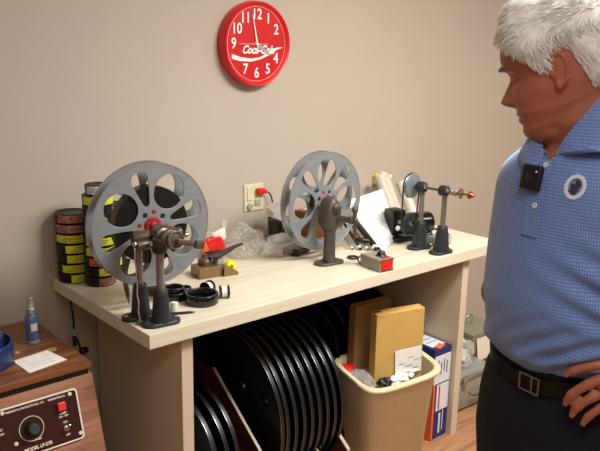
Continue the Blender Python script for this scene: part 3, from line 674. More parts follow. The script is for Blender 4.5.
def disc(x, y, z, r, label, group, hole=(0, 0), hr=.022, clip=None):
    t = thing('film_disc', label, 'film disc', (x, y, z), 0, group)
    outer = [(r*math.cos(2*PI*k/90), r*math.sin(2*PI*k/90)) for k in range(90)]
    bm = plate_with_holes(outer, [[(hole[0] + hr*math.cos(2*PI*k/28), hole[1] + hr*math.sin(2*PI*k/28)) for k in range(28)]], .008, .001, YZ)
    obj('plate', bm, 'disc_black', t)
    b = B(); ring(b, [(r-.006, -.007), (r+.001, -.007), (r+.0015, 0), (r+.001, .007), (r-.006, .007)], axis=(1, 0, 0), n=90); obj('rim_wall', b, 'disc_black', t, 'x')
    b = B(); ring(b, [(r-.0045, -.0082), (r+.0012, -.0082), (r+.0012, -.0066), (r-.0045, -.0066)], axis=(1, 0, 0), n=90); obj('rim', b, 'disc_rim', t, 'x')
    b = B(); ring(b, [(hr-.001, -.0062), (hr+.005, -.0062), (hr+.005, .0062), (hr-.001, .0062)], (0, hole[0], hole[1]), axis=(1, 0, 0), n=32); obj('hub_ring', b, 'disc_black', t, True)
    if clip:
        b = B(); ell(b, (-.009, clip[0], clip[1]), (.006, .020, .013)); obj('metal_clip', b, 'chrome', t, 'x')
    return t
names = ['first', 'second', 'third', 'fourth', 'fifth', 'sixth', 'seventh', 'eighth', 'ninth']
XD = [.570, .596, .636, .678, .718, .757, .798, .838, .878]
for k in range(9):
    lab = 'large black disc with a round hole facing the room, leftmost of the upright row' if k == 0 else f'large upright black disc, {names[k]} from left in the row beside the bin'
    disc(XD[k], .368, .338, .320, lab, 'black discs standing in the rack', (-.205, .105), .030, (-.075, .118) if k == 0 else None)
for k, x in enumerate((.372, .325, .272)):
    disc(x, .300 - .01*k, .270, .2525, f'lower black disc with bright rim, {["rightmost", "middle one", "leftmost"][k]} of three beside the bench leg', 'lower discs at the left of the rack')
crate = thing('wooden_crate', 'dark wooden crate hidden behind the bin, carrying more dark discs', 'crate', (1.28, .50, 0))
b = B(); box(b, (-.02, .008, .11), (.46, .34, .22), bev=.002); obj('crate_body', b, 'rack_wood', crate)
for k in range(6):
    disc(1.07 + .075*k, .485, .4315, .205, f'dark disc in shadow behind the yellow carton, {names[k]} from left', 'dark discs behind the bin')

# ------------------------------------------------------------------ trash can with contents
cn = thing('trash_can', 'beige plastic bin standing under the front of the bench', 'bin', (1.205, .118, 0), -.17)
def rr(hx, hy, z, p=5.):
    pts = []
    for k in range(64):
        a = 2*PI*k/64; c, s = math.cos(a), math.sin(a)
        pts.append(V((hx*math.copysign(abs(c)**(2/p), c), hy*math.copysign(abs(s)**(2/p), s), z)))
    return pts
b = B(); loft(b, [rr(.150, .105, 0), rr(.155, .11, .006), rr(.188, .138, .40), rr(.190, .142, .405), rr(.190, .142, .42), rr(.182, .132, .42), rr(.147, .100, .012)])
def tilt(b):
    for v in b.verts:
        if v.co.z > .38: v.co.z += .018*v.co.y/.15 + .010*v.co.x/.2 + .006*(v.co.x/.2)**2
tilt(b); obj('bin_body', b, 'bin_plastic', cn, 'x')
b = B(); R_ = []
for hx, hy, z in ((.190, .142, .404), (.203, .156, .408), (.206, .159, .416), (.203, .156, .424), (.190, .142, .426), (.182, .134, .422)): R_.append(rr(hx, hy, z))
R_.append(R_[0]); loft(b, R_, cap=False); bmesh.ops.remove_doubles(b, verts=b.verts[:], dist=1e-6); tilt(b); obj('bin_rim', b, 'bin_rim', cn, 'x')
cx = thing('yellow_carton', 'tall yellow-tan carton with a white label standing in the beige bin', 'carton', (1.238, .102, .345), -.30)
b = B(); box(b, (0, 0, .165), (.232, .050, .33), rotm(.03, -.02, 0), .002); obj('carton_body', b, 'carton_yellow', cx)
b = B(); box(b, (.045, -.0292, .098), (.13, .0012, .120), rotm(.03, -.06, 0)); lb = obj('shipping_label', b, 'paper', cx)
b = B()
for i in range(6): box(b, (.022 + (i % 3)*.036 - .01*(i > 2), -.0302, .125 - .012*i), (.028 if i % 2 else .04, .0008, .003), rotm(.03, -.06, 0))
obj('label_print', b, 'ink', lb)
b = B(); box(b, (-.102, .0, .3302), (.03, .012, .0015), rotm(.03, 0, 0)); obj('handle_slot', b, 'film_black', cx)
b = B(); box(b, (1.195, .225, .535), (.19, .045, .30), rotm(.04, -.02, -.13), .002); tag(obj('brown_carton', b, 'carton_brown'), 'darker brown carton standing behind the yellow one in the bin', 'carton')
def rubbish(x, y, z, s, m, label, seed, name, cat):
    b = B(); bmesh.ops.create_icosphere(b, subdivisions=4, radius=1)
    for v in b.verts:
        d = v.co.normalized(); v.co = d*(1 + .35*noise.noise(d*2.2 + V((seed, 0, 0))) + .22*abs(noise.noise(d*6 + V((0, seed, 0)))))
        v.co = V((v.co.x*s[0], v.co.y*s[1], v.co.z*s[2]))
    o = obj(name, b, m, None, True); o.location = (x, y, z); return tag(o, label, cat)
rubbish(1.072, .150, .375, (.045, .075, .038), 'bag_plastic', 'crumpled clear plastic wrap in the left of the bin', 2.2, 'plastic_wrap', 'wrap')
rubbish(1.065, .235, .405, (.045, .030, .014), 'red_bright', 'red plastic strip lying on the clear wrap in the bin', 5.2, 'red_wrap', 'wrap')
rubbish(1.300, .085, .385, (.050, .040, .028), 'label_white', 'crumpled white paper in the right front of the bin', 8.2, 'crumpled_paper', 'paper')
rubbish(1.125, .060, .385, (.035, .022, .022), 'film_black', 'black scrap in the front corner of the bin', 9.9, 'black_scrap', 'scrap')
rubbish(1.205, .055, .378, (.055, .020, .024), 'paper', 'white paper wad at the front of the bin under the carton label', 3.9, 'paper_wad', 'paper')
rubbish(1.20, .19, .23, (.10, .08, .10), 'label_white', 'white rubbish filling the bin below the cartons', 6.3, 'paper_filling', 'paper')

# ------------------------------------------------------------------ paper box
pb = thing('paper_box', 'tall blue, white and orange product box standing beside the bin', 'box', (1.505, .190, 0))
b = B(); box(b, (0, 0, .222), (.115, .27, .444), bev=.0015); obj('box_body', b, 'box_blue', pb)
yf = -.1362
b = B(); box(b, (0, yf, .345), (.113, .0012, .135)); obj('white_panel', b, 'box_white', pb)
b = B(); box(b, (.012, yf, .205), (.085, .0012, .13)); box(b, (-.0582, .0, .34), (.0012, .266, .12)); obj('white_panel', b, 'box_white', pb)
b = B(); box(b, (-.012, yf-.0008, .205), (.008, .0012, .12)); obj('red_stripe', b, 'box_red', pb)
b = B(); box(b, (-.0505, yf-.0008, .14), (.013, .0012, .275)); box(b, (-.0582, 0, .14), (.0012, .266, .275)); obj('orange_stripe', b, 'box_orange', pb)
b = B(); box(b, (.004, -.02, .4448), (.09, .17, .0012)); obj('top_label', b, 'box_white', pb)
b = B(); box(b, (.0, -.112, .4452), (.06, .03, .0012), rotm(0, 0, .3)); obj('orange_mark', b, 'box_orange', pb)
b = B()
for i in range(4): box(b, (-.03 + .02*i, yf-.001, .36 - .012*(i % 2)), (.006, .001, .06))
for i in range(3): box(b, (.004, -.06 + .035*i, .4456), (.07, .004, .0006))
obj('box_print', b, 'box_blue', pb)
b = B(); box(b, (.0, yf-.0006, .075), (.012, .0012, .10)); box(b, (.022, yf-.0006, .085), (.005, .0012, .10)); obj('side_lettering', b, 'box_white', pb)

# ------------------------------------------------------------------ metal cases right of the bench
cs = thing('metal_case', 'low grey metal case with latches on the floor right of the bench', 'case', (1.885, .285, 0), -.02)
b = B(); box(b, (0, 0, .085), (.28, .30, .15), bev=.012); obj('case_body', b, 'case_grey', cs, True)
b = B(); box(b, (0, 0, .178), (.285, .305, .032), bev=.010); obj('case_lid', b, 'case_grey', cs, True)
b = B(); box(b, (0, 0, .161), (.289, .309, .006), bev=.002); obj('case_seam', b, 'chrome', cs, True)
for s in (-.09, .09):
    b = B(); box(b, (s, -.157, .165), (.030, .012, .055), bev=.003); box(b, (s, -.164, .150), (.02, .008, .02), bev=.002); obj('latch', b, 'chrome', cs)
b = B(); tube(b, spline([(-.045, -.156, .10), (-.04, -.172, .085), (0, -.176, .08), (.04, -.172, .085), (.045, -.156, .10)]), .005); obj('case_handle', b, 'brown_steel', cs, True)
for s in (-.12, .12):
    for q in (-.12, .12):
        b = B(); bcyl(b, (s, q, 0), (s, q, .012), .012); obj('case_foot', b, 'black_plastic', cs)
b = B(); bmesh.ops.create_icosphere(b, subdivisions=5, radius=1)
for v in b.verts:
    d = v.co.normalized(); k = 1 + .3*noise.noise(d*2.1 + V((3, 0, 0))) - .2*abs(noise.noise(d*7)); v.co = V((d.x*.11*k, d.y*.12*k, max(d.z, -.5)*.09*k))
z0 = min(v.co.z for v in b.verts); bmesh.ops.translate(b, vec=(0, 0, -z0), verts=b.verts[:])
o = obj('plastic_bag', b, 'bag_plastic', None, True); o.location = (1.875, .29, .194); tag(o, 'clear plastic bag with pale contents lying on the grey metal case', 'bag')
rubbish(1.875, .29, .236, (.075, .08, .035), 'tube_white', 'pale bundle inside the plastic bag on the metal case', 2.9, 'pale_bundle', 'bundle')
c2 = thing('projector_case', 'taller khaki case with wire handle, beyond the low grey metal case', 'case', (2.190, .40, 0), -.02)
b = B(); prism(b, [(-.15, 0), (.15, 0), (.15, .27), (.02, .295), (-.15, .295)], .26, T(0, .13, 0) @ Matrix.Rotation(PI/2, 4, 'X')); obj('case_body', b, 'case_khaki', c2)
b = B(); tube(b, spline([(-.09, -.02, .295), (-.09, -.025, .345), (-.06, -.03, .36), (-.03, -.025, .345), (-.02, -.02, .295)]), .004); obj('wire_handle', b, 'chrome', c2, True)
b = B(); box(b, (-.02, -.135, .19), (.28, .012, .03), bev=.003); box(b, (-.05, -.14, .13), (.05, .014, .04), bev=.003); obj('latch_bar', b, 'brown_steel', c2)
b = B(); quad_sheet(b, [(2.075, .258, .13), (2.215, .256, .13), (2.20, .262, .275), (2.06, .266, .275)], .001, 4, .004); tag(obj('paper_sheet', b, 'paper_cream', None, True), 'cream paper sheet hanging on the front of the khaki case', 'paper')

# ------------------------------------------------------------------ console at lower left
co = thing('console', 'walnut veneer console with a sloping control panel at the lower left', 'console', (-.12, .144, 0))
Wc = .95
b = B(); box(b, (-Wc/2, .228, .790), (Wc, .456, .020), bev=.0015); obj('console_top', b, 'walnut', co)
p0 = V((0, 0, .7665)); dn = V((0, -.076, -.248)).normalized(); nn = V((0, -.248, .076)).normalized()
b = B(); prism(b, [(.03, 0), (.03, .762), (.0, .762), (-.078, .508), (-.078, .44), (-.03, .40), (-.03, 0)][::-1], Wc, Matrix(((0, 0, -1, 0), (1, 0, 0, .0), (0, 1, 0, 0), (0, 0, 0, 1)))); o = obj('control_face', b, 'walnut_face', co)
b = B(); box(b, (-.0125, .245, .389), (.022, .42, .776)); box(b, (-Wc+.0125, .245, .389), (.022, .42, .776)); obj('side_panel', b, 'walnut_face', co)
b = B(); box(b, (-Wc/2, .030, .771), (Wc-.02, .05, .018)); obj('shadow_gap', b, 'film_black', co)
b = B(); box(b, (-Wc/2, .445, .389), (Wc-.05, .016, .776)); obj('unseen_back_panel', b, 'walnut_face', co)
# panel coordinates: u along x (world x), v down the slope measured from (y=.143, z=.779)
P0 = V((0, -.001, .779)); nU = V((1, 0, 0)); nV = -dn
Mp = Matrix((nU, nV, nn)).transposed().to_4x4()
def PM(x, v, off): 
    p = V((x + .12, 0, 0)) + P0 + dn*v + nn*off
    return T(*p) @ Mp
FO = .0002
# plane offset: face of control_face relative to P0 plane
def rrect(x0, x1, y0, y1, r, n=6):
    pts = []
    for cx, cy, a0 in ((x1-r, y1-r, 0), (x0+r, y1-r, PI/2), (x0+r, y0+r, PI), (x1-r, y0+r, 1.5*PI)):
        for k in range(n+1): a = a0 + PI/2*k/n; pts.append((cx + r*math.cos(a), cy + r*math.sin(a)))
    return pts
px0, px1, v0, v1 = -.62, -.180, .043, .197
xc, vc = (px0+px1)/2, (v0+v1)/2; hw, hh = (px1-px0)/2, (v1-v0)/2
cp = B(); 
for poly, h, off in ((rrect(-hw, hw, -hh, hh, .012), .002, -.0005),):
    prism(cp, poly, h, PM(xc, vc, off))
plate = obj('plate_border', cp, 'panel_white', co)
b = B(); prism(b, rrect(-hw+.005, hw-.005, -hh+.005, hh-.005, .009), .0012, PM(xc, vc, .0013)); cpl = obj('control_panel', b, 'maroon_panel', co)
def on_panel(name, bm, m, sm=True): return obj(name, bm, m, cpl, sm)
Z = .0025
bm_ = plate_with_holes([(.036*math.cos(2*PI*k/64), .036*math.sin(2*PI*k/64)) for k in range(64)], [[(.0345*math.cos(2*PI*k/64), .0345*math.sin(2*PI*k/64)) for k in range(64)]], .0006, .0001, PM(-.330, .121, Z+.0003)); on_panel('dial_circle', bm_, 'panel_white', False)
b = B(); M_ = PM(-.330, .121, Z)
for prof, m, nm in (([(.020, 0), (.021, .002), (.019, .010), (.019, .012)], 'knob_black', 'dial_skirt'), ([(.016, .012), (.0165, .014), (.015, .026), (.013, .028), (.001, .028)], 'knob_grey', 'dial_knob')):
    b = B(); lathe(b, prof, n=36); bmesh.ops.transform(b, matrix=M_, verts=b.verts[:]); on_panel(nm, b, m)
b = B(); box(b, (0, 0, .006), (.024, .024, .012), bev=.002); bmesh.ops.transform(b, matrix=PM(-.236, .084, Z), verts=b.verts[:]); on_panel('red_button', b, 'red_button', False)
b = B(); lathe(b, [(.009, 0), (.009, .002), (.006, .003), (.006, .006), (.003, .007), (.0025, .012)], n=16); lathe(b, [(.0025, .010), (.004, .026), (.0035, .029), (.001, .030)], (0, 0, 0), (.1, .45, 1), 14); bmesh.ops.transform(b, matrix=PM(-.231, .152, Z), verts=b.verts[:]); on_panel('toggle_switch', b, 'chrome')
for (x, v) in ((-.204, .057), (-.192, .179), (-.403, .055), (-.380, .150), (-.412, .172), (-.605, .06), (-.605, .18)):
    b = B(); lathe(b, [(.006, 0), (.006, .0015), (.004, .003), (.001, .0032)], n=16); bmesh.ops.transform(b, matrix=PM(x, v, Z), verts=b.verts[:]); on_panel('panel_screw', b, 'plate_cream')
def ptxt(s, x, v, size, xs=1., bold=.0002): on_panel('lettering', text_bm(s, size, PM(x, v, Z+.0003), ext=.0003, xs=xs, bold=bold), 'panel_white', False)
ptxt('RESEARCH & PRODUCTS INC. CO.', -.338, .057, .0085, .86)
ptxt('WASHINGTON, D.C.', -.244, .057, .0085, .68)
ptxt('LAMP', -.233, .106, .0085); ptxt('ON - OFF', -.233, .115, .0075, .9)
ptxt('ON', -.231, .133, .0075); ptxt('OFF', -.229, .172, .0075)
ptxt('MODEL LP-270', -.320, .178, .014, .9, .0004)
ptxt('SPEED', -.316, .156, .007); ptxt('FAST', -.418, .10, .008); ptxt('SLOW', -.418, .112, .008)

# spray bottle
sb = thing('spray_bottle', 'small blue spray bottle with silver cap standing on the walnut console', 'spray bottle', (-.200, .398, .800))
b = B(); lathe(b, [(.019, 0), (.021, .002), (.021, .012)], n=32); obj('bottle_foot', b, 'bottle_clear', sb, True)
b = B(); lathe(b, [(.0205, .012), (.021, .014), (.021, .082), (.019, .090), (.012, .098)], n=32); obj('bottle_body', b, 'bottle_blue', sb, True)
b = B(); arc_label(b, .0212, .045, .070, CAMDIR-.1, CAMDIR+.9); obj('bottle_label', b, 'label_white', sb, True)
b = B(); lathe(b, [(.013, .096), (.0145, .098), (.0145, .116), (.011, .120), (.010, .138), (.008, .141), (.0085, .150), (.006, .153), (.001, .153)], n=24); cyl(b, (-.002, -.008, .145), (-.004, -.014, .145), .0025, n=10); obj('spray_cap', b, 'cap_silver', sb, True)
# note paper
npad = thing('note_paper', 'white folded note paper lying on the walnut console', 'paper', (-.238, .238, .800), .12)
b = B(); quad_sheet(b, [(-.067, -.052, .0004), (.060, -.045, .0004), (.055, .050, .0004), (-.062, .045, .0004)], .0012, 6, .003); obj('sheet', b, 'paper', npad, True)
b = B(); box(b, (-.004, .052, .0018), (.115, .014, .003), rotm(0, 0, .03), .001); obj('folded_edge', b, 'paper_cream', npad)
b = B()
for i in range(4): box(b, (-.005, .028 - .018*i, .0032), (.085 - .012*(i % 2), .0012, .0004))
obj('handwriting', b, 'ink', npad)
b = B(); lathe(b, [(.013, 0), (.0145, .001), (.014, .003), (.001, .0035)], (-.178, .300, .8002), n=28); tag(obj('wooden_token', b, 'wood_light', None, True), 'small round light wood token lying beyond the note paper', 'token')
b = B(); lathe(b, [(.008, 0), (.0085, .001), (.007, .0025), (.001, .003)], (-.272, .345, .8002), n=20); tag(obj('grey_washer', b, 'outlet_grey', None, True), 'small grey washer lying beside the blue ring on the console', 'washer')
# blue ring container
br = thing('blue_reel_case', 'dark blue round plastic case at the left edge of the walnut console', 'case', (-.392, .330, .800))
b = B(); ring(b, [(.088, 0), (.098, 0), (.100, .003), (.100, .066), (.098, .069), (.094, .069), (.093, .004), (.088, .004)], n=64); obj('outer_wall', b, 'ring_blue', br, 'x')
b = B(); lathe(b, [(.090, .001), (.090, .005), (.001, .005)], n=48); obj('case_floor', b, 'ring_blue', br, True)
b = B(); ring(b, [(.058, .005), (.073, .005), (.074, .085), (.068, .088), (.060, .085)], n=48); obj('inner_drum', b, 'ring_blue', br, 'x')
b = B(); ring(b, [(.0745, .022), (.082, .022), (.082, .030), (.0745, .030)], n=48); obj('white_band', b, 'paper', br, True)
# cable with connector between console and bench
cb2 = thing('audio_cable', 'black cable with a white connector hanging between console and bench', 'cable', (0, 0, 0))
b = B(); tube(b, spline([(.027, .62, .90-.05), (.027, .60, .78), (.028, .60, .74), (.030, .60, .70), (.05, .60, .63), (.06, .60, .40), (.04, .60, .05), (.03, .60, .004)]), .004); obj('cord', b, 'black_plastic', cb2, True)
b = B(); lathe(b, [(.008, 0), (.010, .002), (.010, .022), (.008, .024)], (.028, .60, .700), (0, 0, 1), 18); obj('connector', b, 'cap_silver', cb2, True)
b = B(); lathe(b, [(.007, 0), (.008, .004), (.008, .036), (.006, .04)], (.029, .60, .660), (0, 0, 1), 18); ell(b, (.062, .60, .632), (.02, .014, .014)); obj('plug', b, 'black_plastic', cb2, True)
#@@PB
# ------------------------------------------------------------------ the man
man = thing('person', 'man in blue polo shirt and navy trousers, hand on hip, looking down at the bench', 'person', (.36, -1.16, 0), math.radians(174.1))
# torso sections: z, centre x, half depth, half width (local x forward, y to his left)
SEC = [(1.08, .008, .172, .198), (1.165, .010, .180, .203), (1.20, .018, .194, .210), (1.28, .025, .206, .214), (1.36, .028, .198, .213), (1.44, .038, .176, .212), (1.50, .048, .158, .208), (1.535, .054, .146, .190), (1.565, .060, .125, .150), (1.595, .068, .098, .112), (1.63, .076, .074, .094)]
CY = .010
SEC = [(z, c - .014, a, w - .005) for z, c, a, w in SEC]
def sec(z):
    if z <= SEC[0][0]: return SEC[0][1:]
    for a, c in zip(SEC, SEC[1:]):
        if z <= c[0]:
            t = (z - a[0])/(c[0] - a[0]); t = t
            return tuple(a[i] + (c[i] - a[i])*t for i in (1, 2, 3))
    return SEC[-1][1:]
def tpoint(phi, z, off=0.):
    cx, a, w = sec(z); return V((cx + (a+off)*math.cos(phi), CY + (w+off)*math.sin(phi), z))
def tnormal(phi, z):
    e = .004; du = tpoint(phi+e, z) - tpoint(phi-e, z); dv = tpoint(phi, z+e) - tpoint(phi, z-e)
    return du.cross(dv).normalized()
def torso_rings(z0, z1, n, off, N=48, sq=1.):
    R = []
    for i in range(n+1):
        z = z0 + (z1 - z0)*i/n; cx, a, w = sec(z)
        R.append([V((cx + (a+off)*math.cos(q), CY + (w+off)*math.sin(q), z)) for q in [2*PI*k/N for k in range(N)]])
    return R
HM = T(.124, -.040, 1.727) @ Matrix.Rotation(math.radians(-56), 4, 'Z') @ Matrix.Rotation(math.radians(19), 4, 'Y')
def tab(tb, z):
    if z <= tb[0][0]: return tb[0][1]
    for (a, x), (c, y) in zip(tb, tb[1:]):
        if z <= c: t = (z-a)/(c-a); t = t*t*(3-2*t); return x + (y-x)*t
    return tb[-1][1]
FX = [(-.132, .020), (-.126, .058), (-.118, .078), (-.108, .086), (-.097, .088), (-.088, .084), (-.081, .089), (-.074, .0895), (-.0705, .087), (-.066, .091), (-.058, .0885), (-.046, .088), (-.02, .086), (.0, .083), (.012, .087), (.024, .095), (.04, .096), (.06, .091), (.08, .078), (.10, .055), (.115, .025), (.122, .004)]
BX = [(-.132, .010), (-.11, .03), (-.08, .055), (-.05, .080), (-.01, .098), (.03, .104), (.06, .098), (.085, .08), (.105, .05), (.122, .004)]
WX = [(-.132, .012), (-.122, .034), (-.11, .048), (-.09, .058), (-.06, .068), (-.02, .075), (.02, .078), (.05, .077), (.08, .063), (.10, .042), (.115, .02), (.122, .003)]
def hpoint(th, z, off=0.):
    c, s = math.cos(th), math.sin(th)
    fx, bx, w = tab(FX, z), tab(BX, z), tab(WX, z)
    x = (fx if c > 0 else bx)*math.copysign(abs(c)**.82, c); y = w*math.copysign(abs(s)**.88, s)
    p = V((x, y, z)); 
    if c > 0:
        ay = abs(y)
        g = lambda v, m, sg: math.exp(-((v-m)/sg)**2)
        p.x -= .012*g(ay, .031, .014)*g(z, .002, .011)                     # eye sockets
        p.x += .005*g(ay, .026, .018)*g(z, .020, .006)                     # brow
        p.x += .006*g(ay, .040, .018)*g(z, -.030, .018)                    # cheeks
        p.x -= .004*g(ay, .012, .020)*g(z, -.0705, .0025)                  # mouth line
        p.x += .003*g(ay, .0, .016)*g(z, -.065, .004) + .003*g(ay, .0, .015)*g(z, -.077, .004)
        if -.052 < z < .012:
            if z > -.036: k = (.012 - z)/.048; L = .030*k**1.25
            else: L = .030*max(0, (z + .052)/.016)**.6
            sg = .0085 + .0055*min(1, max(0, (.0 - z)/.036))
            p.x += L*g(y, 0, sg)
            p.x += .008*g(ay, .014, .006)*g(z, -.040, .007)                # nostril wings
    if off:
        d = V((p.x*.9, p.y*1.2, (z-.01)*.9)).normalized(); p = p + d*off
    return p
bm = B()
# head
zs = [-.132 + .254*i/84 for i in range(85)]
loft(bm, [[HM @ hpoint(2*PI*k/96, z) for k in range(96)] for z in zs])
# neck with a fuller throat
def blob(c, s, M=None, r=None):
    vs = ell(bm, c, s, r, 24, 16)
    if M is not None: bmesh.ops.transform(bm, matrix=M, verts=vs)
blob((.030, 0, -.100), (.052, .050, .038), HM)
tube(bm, [HM @ V((-.012, 0, -.03)), HM @ V((-.018, 0, -.09)), (.078, -.018, 1.610), (.066, -.004, 1.560), (.055, 0, 1.50)], [.064, .066, .071, .080, .10], n=32)
# ears
for s in (-1, 1):
    e = V((-.004, s*.0745, -.004)); tilt = Matrix.Rotation(-.18, 4, 'Y')
    pts = []
    for k in range(15):
        a = math.radians(-60 + 275*k/14); rx, rz = .0165, .0285
        pts.append(HM @ (e + V((rx*math.cos(a+PI/2)*-1*-1, s*(.010 + .004*math.sin(a)), rz*math.sin(a+PI/2) + .002))))
    tube(bm, pts, [.0036]*15, n=10)
    vs = ell(bm, (0, 0, 0), (.0155, .0050, .027), None, 20, 12); bmesh.ops.transform(bm, matrix=HM @ T(e.x, e.y + s*.0055, e.z) @ Matrix.Rotation(s*-.30, 4, 'Z'), verts=vs)
    vs = ell(bm, (0, 0, 0), (.008, .0048, .010), None, 14, 10); bmesh.ops.transform(bm, matrix=HM @ T(e.x + .004, e.y + s*.007, e.z - .027), verts=vs)
    vs = ell(bm, (0, 0, 0), (.004, .006, .006), None, 12, 8); bmesh.ops.transform(bm, matrix=HM @ T(e.x + .014, e.y + s*.004, e.z - .004), verts=vs)
# trunk under the clothes
loft(bm, torso_rings(1.0, 1.57, 20, -.014))
# left arm: hand on hip
SHL, ELL_, WRL = V((.045, .190, 1.485)), V((-.075, .405, 1.245)), V((.098, .222, 1.205))
tube(bm, [SHL, SHL.lerp(ELL_, .3), SHL.lerp(ELL_, .7), ELL_], [.062, .055, .047, .042], n=24); blob(ELL_, (.043, .043, .043))
tube(bm, [ELL_, ELL_.lerp(WRL, .25), ELL_.lerp(WRL, .6), WRL], [.042, .045, .036, .028], n=24)
def arc3(pts, rad, n=14):
    tube(bm, pts, rad, n=n); blob(pts[0], (rad[0],)*3); blob(pts[-1], (rad[-1],)*3)
# palm: wedge from wrist to knuckles, lying over the hip
kn = [V((.150, .150, 1.216)), V((.150, .156, 1.194)), V((.145, .163, 1.172)), V((.137, .170, 1.152))]
for i, k in enumerate(kn):
    w = WRL + V((0, -.004, .014 - .009*i)); arc3([w, w.lerp(k, .5) + V((.008, .008, 0)), k], [.016, .0155, .0115])
for a, c in zip(kn, kn[1:]): blob((a.lerp(c, .5) + WRL)/2 + V((.005, .004, 0)), (.026, .016, .014))
FT = [[(.150, .150, 1.216), (.172, .124, 1.206), (.184, .105, 1.193), (.187, .094, 1.184)],
      [(.150, .156, 1.194), (.176, .130, 1.174), (.188, .108, 1.148), (.188, .099, 1.130)],
      [(.145, .163, 1.172), (.172, .140, 1.152), (.184, .120, 1.128), (.184, .112, 1.111)],
      [(.137, .170, 1.152), (.160, .152, 1.134), (.173, .137, 1.113), (.174, .130, 1.099)]]
FR = [(.0105, .0093, .0085, .0072), (.0108, .0096, .0088, .0075), (.0104, .0093, .0085, .0072), (.0095, .0083, .0076, .0066)]
for pts, r in zip(FT, FR):
    P = spline(pts, 5); n_ = len(P); rad = [r[min(3, int(i/(n_-1)*3))] + (r[min(3, int(i/(n_-1)*3)+1)] - r[min(3, int(i/(n_-1)*3))])*((i/(n_-1)*3) % 1) for i in range(n_)]
    arc3(P, rad); 
    for q in pts[1:3]: blob(q, (r[1]*1.06,)*3)
TH = [WRL + V((.008, -.004, .012)), V((.120, .190, 1.238)), V((.105, .196, 1.262)), V((.088, .206, 1.276))]
P = spline(TH, 5); arc3(P, [.0165 - .0075*i/(len(P)-1) for i in range(len(P))])
# right arm hanging behind the belly
SHR, ELR, WRR = V((.018, -.146, 1.480)), V((-.020, -.243, 1.205)), V((-.150, -.170, 1.010))
tube(bm, [SHR, SHR.lerp(ELR, .3), SHR.lerp(ELR, .7), ELR], [.052, .050, .046, .042], n=24); blob(ELR, (.043, .043, .043))
tube(bm, [ELR, ELR.lerp(WRR, .3), ELR.lerp(WRR, .6), WRR], [.042, .044, .037, .028], n=24)
dR = (WRR - ELR).normalized(); hd = WRR + dR*.05; HQ = frame(dR, (0, 1, .2)); blob(hd, (.038, .016, .048), None, HQ)
for i in range(4):
    k = WRR + dR*.085 + HQ @ V((-.026 + .0175*i, 0, 0)); P = spline([k, k + HQ @ V((0, .006, .032)), k + HQ @ V((0, .018, .055)), k + HQ @ V((0, .032, .066 - .006*abs(i-1.4)))], 4); arc3(P, [.0092 - .0022*j/(len(P)-1) for j in range(len(P))], 10)
P = spline([WRR + HQ @ V((-.020, .004, .015)), WRR + HQ @ V((-.045, .012, .045)), WRR + HQ @ V((-.050, .018, .075)), WRR + HQ @ V((-.046, .024, .098))], 4); arc3(P, [.0125 - .004*j/(len(P)-1) for j in range(len(P))], 10)
bm = remesh(bm, .0031, 5, .5)
body = obj('body', bm, 'skin', man, 'keep')
for p in body.data.polygons: p.use_smooth = True
# eyes, brows, ring, nails
for s in (-1, 1):
    c = HM @ V((.0655, s*.031, .001))
    b = B(); lathe(b, [(.0122*math.sin(PI*i/16), -.0122*math.cos(PI*i/16)) for i in range(17)], c, HM.to_3x3() @ V((1, 0, -.35)), 24); o = obj('eyeball', b, 'eye_white', man, 'x')
    b = B(); d_ = (HM.to_3x3() @ V((1, 0, -.35))).normalized(); lathe(b, [(.0058, .0108), (.0045, .0118), (.001, .0124)], c, d_, 18); obj('iris', b, 'iris_dark', o, True)
    b = B()
    for sg, lo, hi in ((1, -.38, 1.3), (-1, .48, 1.3)):
        R_ = []
        for i in range(9):
            el = lo + (hi - lo)*i/8
            R_.append([HM @ (V((.0655, s*.031, .001)) + V((math.cos(el)*math.cos(az), math.cos(el)*math.sin(az), sg*math.sin(el) - .0))*.0134) for az in [-1.25 + 2.5*j/12 for j in range(13)]])
        loft(b, R_, cap=False, closed=False)
    obj('eyelid', b, 'skin', man, 'x')
    b = B()
    for i in range(60):
        y = .012 + .036*random.random(); z = .021 + .004*math.sin((y-.012)/.036*PI) + random.uniform(-.003, .003)
        p = hpoint(math.asin(min(.99, y/.078)), z); p = V((p.x + .0015, s*y, z)); tube(b, [HM @ p, HM @ (p + V((.0035, s*.005, .0015)))], [.0007, .0003], n=4)
    obj('eyebrow', b, 'ink', man)
a_, c_ = V((.172, .140, 1.152)), V((.145, .163, 1.172)); m_ = c_.lerp(a_, .62)
b = B(); ring(b, [(.0098, -.0022), (.0112, -.0022), (.0116, 0), (.0112, .0022), (.0098, .0022)], m_, (a_-c_), 28); obj('finger_ring', b, 'gold', man, True, label='gold finger ring')
for pts, r in zip(FT, FR):
    p, q = V(pts[3]), V(pts[2]); d = (p-q).normalized(); nrm = V((.80, .55, .15)); nrm = (nrm - d*nrm.dot(d)).normalized()
    M = frame(nrm, d); b = B(); box(b, (0, 0, 0), (.010, .0085, .0012), None, .0005); bmesh.ops.transform(b, matrix=T(*(p + nrm*(r[3]*.93))) @ M.to_4x4(), verts=b.verts[:]); obj('fingernail', b, 'skin', man)

